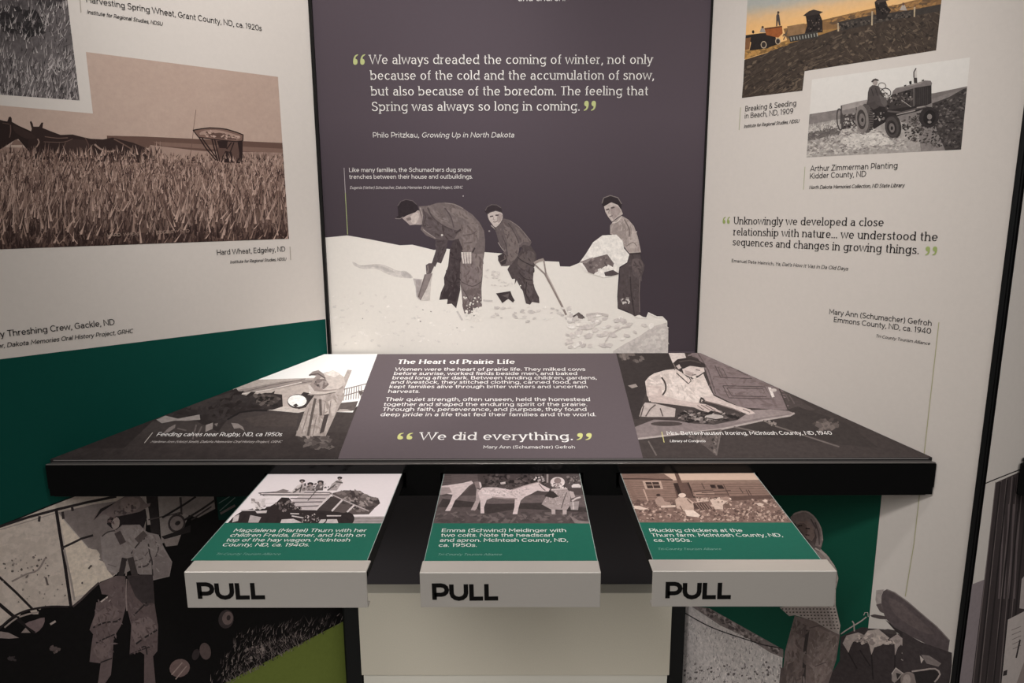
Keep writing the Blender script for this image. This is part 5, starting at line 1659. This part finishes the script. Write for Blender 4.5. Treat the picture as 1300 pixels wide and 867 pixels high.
A.lines([[(330, 330), (310, 380)], [(400, 330), (380, 380)], [(170, 320), (130, 380)]], 14, (40, 33, 33))
A.build('wagon_photograph', pulls[0], 'grey photograph of a hay wagon')
bands = [pull_green(0, 663.6, 666.6)]

A = pull_face(1, (540, 595, 5.909), 0)
A.poly([(-100, 0), (1400, 0), (1400, 450), (-100, 450)], (74, 64, 63), 0, .2)
A.poly([(-50, 205), (1350, 195), (1350, 450), (-50, 450)], (98, 86, 85), 0, .3)
A.poly([(-50, 290), (1350, 280), (1350, 450), (-50, 450)], (84, 73, 72), 0, .3)
A.poly([(130, 40), (390, 40), (400, 120), (120, 130)], (92, 80, 79))
A.lines([[(130, 50+i*14), (195, 50+i*14)] for i in range(6)], 5, (66, 57, 56))
A.splat(160, within([(420, 42), (900, 42), (900, 130), (640, 135), (430, 130)]), 12, [(50, 43, 42), (38, 32, 32), (96, 85, 83), (70, 61, 60)], 1.5)
A.splat(16, within([(820, 60), (890, 60), (890, 95), (820, 95)]), 10, [(196, 183, 180), (150, 138, 136)])
A.poly([(560, 105), (600, 98), (602, 114), (565, 116)], (190, 177, 174))
A.poly([(1020, 42), (1160, 42), (1180, 150), (1060, 150)], (82, 72, 71))
A.splat(40, within([(1060, 60), (1150, 60), (1160, 100), (1070, 110)]), 9, [(130, 118, 115), (60, 52, 51)])
A.poly([(1096, 130), (1110, 116), (1150, 114), (1168, 128), (1166, 142), (1100, 142)], (206, 193, 190))
A.line([(916, 42), (916, 105)], 14, (150, 136, 133))
A.poly([(130, 225), (500, 265), (900, 255), (1250, 300), (1250, 330), (700, 300), (440, 345), (380, 290), (90, 290)], (58, 50, 49), 0, .3)
A.splat(90, within([(80, 330), (1200, 320), (1220, 400), (70, 400)]), 12, [(104, 92, 90), (72, 63, 62)], 3, 0)
CW = (200, 182, 180)
A.poly([(110, 132), (200, 120), (280, 108), (345, 92), (360, 108), (330, 140), (300, 160), (270, 192), (222, 240), (200, 290), (185, 318), (148, 318), (182, 260), (205, 196), (110, 180)], CW)
A.poly([(115, 140), (180, 140), (200, 180), (110, 200)], (150, 134, 132), 1)
A.line([(290, 180), (330, 135), (370, 110)], 12, (90, 78, 76))
A.poly([(366, 100), (385, 96), (412, 98), (424, 130), (412, 155), (396, 145), (380, 150)], (130, 114, 112))
A.poly([(402, 102), (416, 105), (422, 135), (412, 150)], (206, 190, 188))
A.poly([(384, 150), (410, 160), (412, 230), (385, 300), (372, 315), (340, 312), (378, 240)], (166, 149, 147))
A.poly([(395, 180), (425, 145), (470, 140), (540, 142), (640, 160), (700, 140), (780, 115), (850, 103), (880, 125), (935, 152), (925, 172), (890, 172), (840, 165), (795, 190), (745, 212), (715, 240), (700, 290), (690, 342), (655, 342), (668, 290), (672, 228), (600, 222), (520, 212), (460, 235), (440, 290), (442, 336), (414, 336), (412, 240)], CW)
A.poly([(440, 155), (560, 155), (650, 172), (640, 200), (520, 200), (430, 190)], (214, 197, 195), 2)
A.weave(60, [(420, 160), (560, 150), (650, 165), (820, 120), (780, 180), (700, 215), (520, 205)], (196, 178, 176), 7, 10, 12)
A.line([(500, 215), (600, 224), (690, 226)], 10, (150, 133, 131))
A.line([(650, 160), (740, 130), (840, 104)], 7, (160, 143, 140))
A.splat(30, within([(430, 160), (640, 175), (780, 140), (700, 200), (500, 200)]), 5, [(170, 152, 150)])
A.line([(850, 112), (880, 150), (900, 165)], 6, (100, 86, 84))
A.poly([(846, 104), (856, 86), (868, 108)], (120, 104, 102))
# woman with headscarf and pail
A.poly([(945, 305), (975, 305), (975, 342), (948, 342)], (176, 160, 157))
A.poly([(1030, 305), (1060, 305), (1060, 345), (1030, 345)], (176, 160, 157))
A.poly([(950, 158), (1062, 152), (1090, 185), (1084, 280), (1060, 312), (940, 306), (872, 268), (905, 215)], (158, 143, 140))
A.splat(120, within([(950, 165), (1060, 160), (1080, 280), (890, 265)]), 5, [(126, 112, 110), (182, 166, 163), (140, 126, 123)])
A.line([(945, 158), (1065, 150)], 8, (196, 181, 178))
A.poly([(892, 208), (935, 166), (960, 172), (1000, 210), (960, 222)], (50, 43, 42))
A.ell(992, 102, 54, 38, (206, 191, 188))
A.ell(992, 92, 27, 22, (130, 113, 110))
A.splat(26, within([(945, 110), (1040, 110), (1050, 145), (950, 150)]), 9, [(110, 97, 95), (214, 200, 197), (150, 135, 132)])
A.poly([(1080, 168), (1110, 175), (1125, 215), (1095, 225), (1088, 200)], (176, 160, 157))
A.poly([(1082, 250), (1154, 246), (1146, 312), (1092, 310)], (150, 138, 136))
A.lines([[(1108, 252), (1112, 308)]], 12, (186, 173, 170))
A.lines([[(1100, 245), (1130, 225), (1165, 215)]], 12, (196, 182, 179))
A.line([(1060, 180), (1040, 230), (1020, 300)], 7, (92, 81, 79))
A.poly([(1080, 350), (1150, 390), (1240, 400), (1230, 420), (1120, 410)], (130, 116, 113))
A.build('colt_photograph', pulls[1], 'grey photograph of two pale colts and a woman')
bands.append(pull_green(1, 664.2, 665.2))

A = pull_face(2, (780, 595, 5.417), 0)
A.poly([(-100, 0), (1400, 0), (1400, 420), (-100, 420)], (196, 168, 150), 0, .05)
A.poly([(300, 80), (1100, 76), (1200, 200), (300, 200)], (134, 110, 98), 0, .2)
A.poly([(-50, 190), (1300, 180), (1350, 420), (-50, 420)], (122, 98, 89), 0, .35)
A.poly([(30, 66), (390, 72), (445, 214), (100, 216)], (130, 105, 94), 0, .2)
A.poly([(30, 30), (340, 35), (402, 76), (45, 70)], (120, 96, 86))
A.line([(40, 70), (200, 70), (402, 78)], 9, (76, 58, 53))
A.lines([[(60+i*3, 92+i*15), (410+i*4, 94+i*15)] for i in range(8)], 3, (104, 82, 74))
A.poly([(75, 82), (100, 82), (165, 214), (130, 214)], (118, 94, 84))
A.poly([(192, 84), (318, 84), (336, 140), (214, 142)], (176, 150, 136))
A.poly([(212, 92), (304, 92), (318, 134), (228, 136)], (62, 47, 43))
A.lines([[(256, 92), (270, 134)], [(218, 112), (312, 112)]], 5, (160, 135, 122))
A.line([(200, 140), (236, 236)], 9, (176, 148, 134))
A.poly([(405, 100), (500, 95), (560, 200), (430, 205)], (92, 71, 64))
A.poly([(405, 100), (435, 98), (470, 180), (440, 185)], (52, 39, 36))
A.poly([(412, 30), (438, 30), (500, 180), (466, 185)], (96, 74, 66))
A.lines([[(505, 95), (550, 200)]], 12, (60, 45, 41))
A.poly([(518, 96), (1010, 96), (1080, 186), (545, 190)], (130, 105, 94), 0, .2)
A.lines([[(530, 110+i*16), (1020+i*14, 108+i*15)] for i in range(5)], 4, (100, 79, 71))
A.poly([(545, 165), (680, 150), (690, 175), (560, 190)], (150, 124, 112))
A.lines([[(545, 155), (680, 148)], [(560, 178), (790, 180)], [(600, 165), (800, 150)]], 7, (84, 65, 59))
A.poly([(655, 112), (690, 112), (698, 134), (668, 134)], (46, 34, 32))
A.poly([(704, 114), (742, 114), (756, 138), (716, 138)], (46, 34, 32))
A.lines([[(690, 112), (700, 136)], [(750, 110), (790, 190)], [(860, 130), (885, 170)], [(905, 145), (930, 190)], [(920, 145), (945, 190)], [(600, 100), (620, 140)]], 6, (78, 60, 54))
A.poly([(790, 190), (1085, 180), (1110, 205), (800, 222)], (90, 70, 63))
A.splat(500, within([(110, 225), (780, 225), (1130, 200), (1220, 360), (160, 360)]), 7, [(166, 140, 127), (104, 82, 75), (88, 68, 62), (146, 121, 110), (186, 160, 146)], 1.6)
A.splat(100, within([(700, 290), (1190, 290), (1215, 360), (700, 360)]), 7, [(176, 150, 136), (90, 70, 64)], 1.6)
A.splat(40, within([(100, 222), (420, 222), (430, 250), (120, 250)]), 9, [(92, 72, 65), (108, 86, 78)], 2)
PW = (206, 182, 168)
A.poly([(130, 256), (170, 256), (235, 278), (180, 284), (140, 274)], PW)
A.poly([(280, 215), (300, 192), (330, 196), (345, 225), (385, 232), (370, 262), (310, 262), (285, 240)], (160, 134, 122))
A.ell(302, 182, 15, 9, (56, 42, 38))
A.line([(320, 262), (420, 258)], 14, (200, 176, 162))
A.poly([(418, 215), (440, 196), (500, 200), (545, 232), (545, 290), (470, 292), (425, 260)], (180, 154, 140))
A.ell(466, 184, 26, 15, (206, 182, 168))
A.poly([(480, 285), (545, 288), (592, 322), (575, 334), (500, 326)], (216, 194, 180))
A.lines([[(450, 255), (470, 290)], [(500, 210), (530, 240)]], 8, (110, 88, 79))
A.poly([(540, 240), (620, 238), (680, 275), (600, 285), (550, 270)], (76, 58, 53))
A.lines([[(560+i*18, 242), (590+i*18, 280)] for i in range(6)], 5, (140, 116, 105))
A.poly([(560, 205), (640, 200), (650, 225), (570, 232)], (190, 166, 152))
A.poly([(655, 215), (700, 200), (760, 205), (790, 215), (745, 250), (748, 282), (690, 278), (670, 240)], (196, 172, 158))
A.ell(770, 208, 30, 14, (150, 124, 112))
A.splat(26, within([(560, 200), (800, 200), (790, 240), (570, 230)]), 10, [(206, 184, 170), (90, 70, 63), (150, 126, 114)])
A.poly([(752, 245), (790, 240), (800, 272), (765, 276)], (110, 88, 79))
A.poly([(600, 300), (620, 300), (640, 330), (610, 326)], (150, 124, 112))
A.poly([(975, 240), (1000, 236), (1030, 245), (1010, 258), (990, 256)], PW)
A.poly([(1016, 220), (1040, 212), (1056, 224), (1036, 234)], PW)
A.build('farmyard_photograph', pulls[2], 'brown photograph of a farmyard with log houses')
bands.append(pull_green(2, 663.2, 663.8))

# ---- table of the next booth, cut by the frame
nt = empty('reading_table', NEXT.p(.3, .85, .1), 'black table end of the next booth at the right edge of the photo', 'table')
NQ = NEXT.ab(1286, 606)
nz_ = NEXT.ab(1286, 587)[1]
na = NQ[0]+.012
mesh_obj('frame', *prism([NEXT.p(na, nz_-.075, .003), NEXT.p(na+.02, nz_-.075, .09), NEXT.p(na+.6, nz_-.075, .30), NEXT.p(na+.6, nz_-.075, .003)], Vector((0, 0, .072))), M_FASCIA, nt, .003)
mesh_obj('top_board', *prism([NEXT.p(na+.008, nz_, .003), NEXT.p(na+.03, nz_-.002, .085), NEXT.p(na+.6, nz_-.002, .295), NEXT.p(na+.6, nz_+.1, .003), ], Vector((0, 0, .006))), M_CORE, nt)

# ================================================================= lettering
def text_part(plane, name, root, E, base=.0009):
    A_ = Art(plane, E, base)
    A_._n, A_._r = name, root
    return A_


def done(A_, label=None):
    A_.build(A_._n, A_._r, label)


# ---- back panel
INKW = (236, 230, 224)
T = text_part(BACK, 'quote_text', back, .8).frame()
H = 12.0
for s_, a, b in (('We always dreaded the coming of winter, not only', (469.6, 81.6), (828, 81.4)),
                 ('because of the cold and the accumulation of snow,', (470.4, 101.6), (830, 101.4)),
                 ('but also because of the boredom. The feeling that', (471.2, 121.6), (822.7, 121.2)),
                 ('Spring was always so long in coming.', (472, 141.2), (736, 140.6))):
    write(T, s_, a, b, H, INKW, True, w=.075)
done(T, 'white serif quotation')
T = text_part(BACK, 'quote_mark', back, .8)
quotes(T, 447, 69, 464, 82.4, SAGE)
done(T, 'pale green opening quotation marks')
T = text_part(BACK, 'quote_mark', back, .8)
quotes(T, 740.7, 128, 758, 140.6, SAGE, True)
done(T, 'pale green closing quotation marks')
T = text_part(BACK, 'attribution_text', back, .8)
write(T, 'Philo Pritzkau,', (473.6, 174.6), (532, 174.6), 6.6, INKW, w=.075)
write(T, 'Growing Up in North Dakota', (535.5, 174.6), (652.5, 174.5), 6.6, INKW, italic=True, w=.075)
done(T)
T = text_part(BACK, 'paragraph_text', back, .8)
write(T, 'and church.', (658, 1.5), (717.5, 1.3), 7, INKW, w=.09)
done(T)
T = text_part(BACK, 'caption_text', back, .8)
write(T, 'Like many families, the Schumachers dug snow', (443.4, 218.4), (598, 218), 5.4, INKW, w=.078)
write(T, 'trenches between their house and outbuildings.', (443.7, 227), (600, 226.7), 5.4, INKW, w=.078)
done(T)
T = text_part(BACK, 'credit_text', back, .8)
write(T, 'Eugenia (Vetter) Schumacher, Dakota Memories Oral History Project, GRHC', (444.5, 240), (587.3, 239.6), 3.7, (190, 182, 180), italic=True, w=.09)
done(T)
T = text_part(BACK, 'caption_rule', back, .8)
T.line([(436.9, 213), (438.5, 245)], .8, (160, 150, 150))
T.line([(438.5, 245), (441.4, 297.5)], .9, (150, 156, 110))
done(T)

# ---- left panel
T = text_part(LEFT, 'caption_text', left, .8)
write(T, 'Harvesting Spring Wheat, Grant County, ND, ca. 1920s', (109.5, 3), (332, 39.5), 8.2, DARK, w=.085)
done(T)
T = text_part(LEFT, 'credit_text', left, .8)
write(T, 'Institute for Regional Studies, NDSU', (110.5, 17.4), (206, 32.8), 5, DARK, italic=True, w=.1)
done(T)
T = text_part(LEFT, 'caption_text', left, .8)
write(T, 'Hard Wheat, Edgeley, ND', (275.5, 323.9), (362, 319.2), 7, DARK, w=.085)
done(T)
T = text_part(LEFT, 'credit_text', left, .8)
write(T, 'Institute for Regional Studies, NDSU', (292, 334.6), (363, 330.6), 4, DARK, italic=True, w=.1)
done(T)
T = text_part(LEFT, 'caption_rule', left, .8)
T.line([(101, -6), (102.8, 16)], 1.0, (150, 140, 128))
done(T)
T = text_part(LEFT, 'caption_rule', left, .8)
T.line([(367.9, 313), (368.8, 330)], .9, (150, 140, 128))
done(T)
T = text_part(LEFT, 'caption_text', left, .8)
write(T, 'ily Threshing Crew, Gackle, ND', (-4, 428.8), (145.5, 412.2), 8.4, DARK, w=.085)
done(T)
T = text_part(LEFT, 'credit_text', left, .8)
write(T, 'ler, Dakota Memories Oral History Project, GRHC', (-5, 442.4), (168.7, 422.5), 6, DARK, italic=True, w=.095)
done(T)

# ---- right panel
s5 = (880, 0, 3.095)
T = text_part(RIGHT, 'caption_text', right, .8).frame(*s5)
write(T, 'Breaking & Seeding', (205, 438), (405, 415), 21, DARK, w=.08)
write(T, 'in Beach, ND, 1909', (203, 466), (393, 446), 21, DARK, w=.08)
done(T)
T = text_part(RIGHT, 'credit_text', right, .8).frame(*s5)
write(T, 'Institute for Regional Studies, NDSU', (200, 503), (416, 482), 13, DARK, italic=True, w=.1)
done(T)
T = text_part(RIGHT, 'caption_text', right, .8).frame(*s5)
write(T, 'Arthur Zimmerman Planting', (461, 673), (803, 661), 22, DARK, w=.08)
write(T, 'Kidder County, ND', (459, 702), (679, 694), 22, DARK, w=.08)
done(T)
T = text_part(RIGHT, 'credit_text', right, .8).frame(*s5)
write(T, 'North Dakota Memories Collection, ND State Library', (456, 743), (829, 735), 14, DARK, italic=True, w=.095)
done(T)
T = text_part(RIGHT, 'caption_rule', right, .8).frame(*s5)
T.line([(187, 422), (181, 511)], 2.6, (160, 158, 130))
done(T)
T = text_part(RIGHT, 'caption_rule', right, .8).frame(*s5)
T.line([(440, 655), (434, 745)], 2.6, (160, 158, 130))
done(T)
s6 = (880, 200, 3.095)
T = text_part(RIGHT, 'quote_text', right, .8).frame(*s6)
h_ = 29
write(T, 'Unknowingly we developed a close', (160, 262), (748, 271), h_, DARK, True, w=.085)
write(T, 'relationship with nature... we understood the', (159, 305), (960, 329), h_, DARK, True, w=.085)
write(T, 'sequences and changes in growing things.', (156, 345), (887, 380), h_, DARK, True, w=.085)
done(T, 'black serif quotation')
T = text_part(RIGHT, 'quote_mark', right, .8).frame(*s6)
quotes(T, 114, 233, 146, 260, (140, 152, 92))
done(T, 'olive green opening quotation marks')
T = text_part(RIGHT, 'quote_mark', right, .8).frame(*s6)
quotes(T, 911, 349, 964, 384, (146, 158, 98), True)
done(T, 'olive green closing quotation marks')
T = text_part(RIGHT, 'attribution_text', right, .8).frame(*s6)
write(T, 'Emanuel Pete Heinrich,', (152, 411), (318, 424), 13, DARK, w=.09)
write(T, "Ya, Dat's How it Vas in Da Old Days", (323, 424), (608, 444), 14, DARK, italic=True, w=.09)
done(T)
T = text_part(RIGHT, 'caption_text', right, .8).frame(*s6)
write(T, 'Mary Ann (Schumacher) Gefroh', (535, 615), (937, 662), 21, DARK, w=.085)
write(T, 'Emmons County, ND, ca. 1940', (553, 646), (934, 693), 21, DARK, w=.085)
done(T)
T = text_part(RIGHT, 'credit_text', right, .8).frame(*s6)
write(T, 'Tri-County Tourism Alliance', (718, 706), (930, 737), 12, DARK, italic=True, w=.095)
done(T)
T = text_part(RIGHT, 'caption_rule', right, .8).frame()
T.line([(1192.2, 409), (1160.5, 690), (1149.4, 757)], 1.1, (160, 155, 122))
done(T)

# ---- table top
s8 = (420, 430, 3.171)
EW = (248, 242, 238)
T = text_part(TABLE, 'heading_text', tb, 1.0).frame(*s8)
write(T, 'The Heart of Prairie Life', (268, 102), (740, 102), 17, EW, True, w=.125)
done(T, 'white bold serif heading')
T = text_part(TABLE, 'paragraph_text', tb, 1.0).frame(*s8)
for s_, a, b, y in (('Women were the heart of prairie life. They milked cows', 258, 1024, 130),
                    ('before sunrise, worked fields beside men, and baked', 253, 992, 147),
                    ('bread long after dark. Between tending children, gardens,', 247, 1070, 164.5),
                    ('and livestock, they stitched clothing, canned food, and', 241, 1028, 182),
                    ('kept families alive through bitter winters and uncertain', 235, 1034, 200),
                    ('harvests.', 230, 357, 219)):
    write(T, s_, (a, y), (b, y), 13, EW, w=.088)
done(T)
T = text_part(TABLE, 'paragraph_text', tb, 1.0).frame(*s8)
for s_, a, b, y in (('Their quiet strength, often unseen, held the homestead', 219, 1044, 252),
                    ('together and shaped the enduring spirit of the prairie.', 212, 1032, 272),
                    ('Through faith, perseverance, and purpose, they found', 207, 1030, 292),
                    ('deep pride in a life that fed their families and the world.', 199, 1068, 313)):
    write(T, s_, (a, y), (b, y), 14.5, EW, w=.088)
done(T)
T = text_part(TABLE, 'quote_text', tb, 1.0).frame(*s8)
write(T, 'We did everything.', (357, 409), (975, 409), 31, EW, True, w=.09)
done(T)
T = text_part(TABLE, 'quote_mark', tb, 1.0).frame(*s8)
quotes(T, 262, 380, 332, 407, (212, 210, 138))
done(T, 'yellow green opening quotation marks')
T = text_part(TABLE, 'quote_mark', tb, 1.0).frame(*s8)
quotes(T, 988, 381, 1056, 409, (212, 210, 138), True)
done(T, 'yellow green closing quotation marks')
T = text_part(TABLE, 'attribution_text', tb, 1.0).frame(*s8)
write(T, 'Mary Ann (Schumacher) Gefroh', (614, 443), (983, 443), 12, EW, w=.08)
done(T)
s7 = (40, 430, 2.955)
T = text_part(TABLE, 'caption_text', tb, 1.0).frame(*s7)
write(T, 'Feeding calves near Rugby, ND, ca 1950s', (468, 366.5), (937, 366.5), 14.5, EW, w=.072)
done(T)
T = text_part(TABLE, 'credit_text', tb, 1.0).frame(*s7)
write(T, 'Marlene Ann (Vietz) Smith, Dakota Memories Oral History Project, GRHC', (446, 391.5), (937, 391.5), 8.5, (205, 195, 190), italic=True, w=.07)
done(T)
T = text_part(TABLE, 'caption_rule', tb, 1.0).frame(*s7)
T.line([(455, 353), (424, 392)], 2.6, (190, 180, 172))
done(T)
sA = (770, 430, 2.955)
T = text_part(TABLE, 'caption_text', tb, 1.0).frame(*sA)
write(T, 'Mrs. Bettenhausen Ironing, McIntosh County, ND, 1940', (228, 362), (848, 361), 14, EW, w=.072)
done(T)
T = text_part(TABLE, 'credit_text', tb, 1.0).frame(*sA)
write(T, 'Library of Congress', (238, 389), (371, 389), 9, EW, italic=True, w=.075)
done(T)
T = text_part(TABLE, 'caption_rule', tb, 1.0).frame(*sA)
T.line([(207, 350), (216, 390)], 2.6, (215, 205, 140))
done(T)

# ---- pull-out panels
PT = [
    ((200, 580, 3.611), [('Magdalena (Martel) Thurn with her', 347, 955, 346), ('children Freida, Elmer, and Ruth on', 330, 950, 368),
                         ('top of the hay wagon. McIntosh', 312, 880, 390), ('County, ND, ca. 1940s.', 295, 693, 412)], (265, 560, 452), ((190, 650), (491, 647), 70)),
    ((480, 580, 3.611), [('Emma (Schwind) Meidinger with', 291, 862, 346), ('two colts. Note the headscarf', 288, 806, 368),
                         ('and apron. McIntosh County, ND,', 283, 870, 391), ('ca. 1950s.', 277, 452, 414)], (272, 566, 454), ((253, 655), (548, 652), 70)),
    ((760, 580, 3.611), [('Plucking chickens at the', 236, 662, 346), ('Thurn farm. McIntosh County, ND,', 245, 845, 368),
                         ('ca. 1950s.', 255, 427, 391)], (272, 563, 429), ((309, 648), (603, 646), 70)),
]
for (fr_, rows, cr, pull), root, P_ in zip(PT, bands, PULLS):
    T = text_part(PULL, 'caption_text', root, .9).frame(*fr_)
    for s_, a, b, y in rows:
        write(T, s_, (a, y), (b, y), 15.5, (225, 226, 218), w=.085)
    done(T)
    T = text_part(PULL, 'credit_text', root, .9).frame(*fr_)
    write(T, 'Tri-County Tourism Alliance', (cr[0], cr[2]), (cr[1], cr[2]), 10, (125, 165, 150), italic=True, w=.07)
    done(T)
    T = text_part(P_['front'], 'pull_lettering', P_['lip_obj'], .9, .0003).frame(*fr_)
    write(T, 'PULL', pull[0], pull[1], pull[2], (14, 12, 11), w=.195)
    done(T, 'bold black PULL lettering')
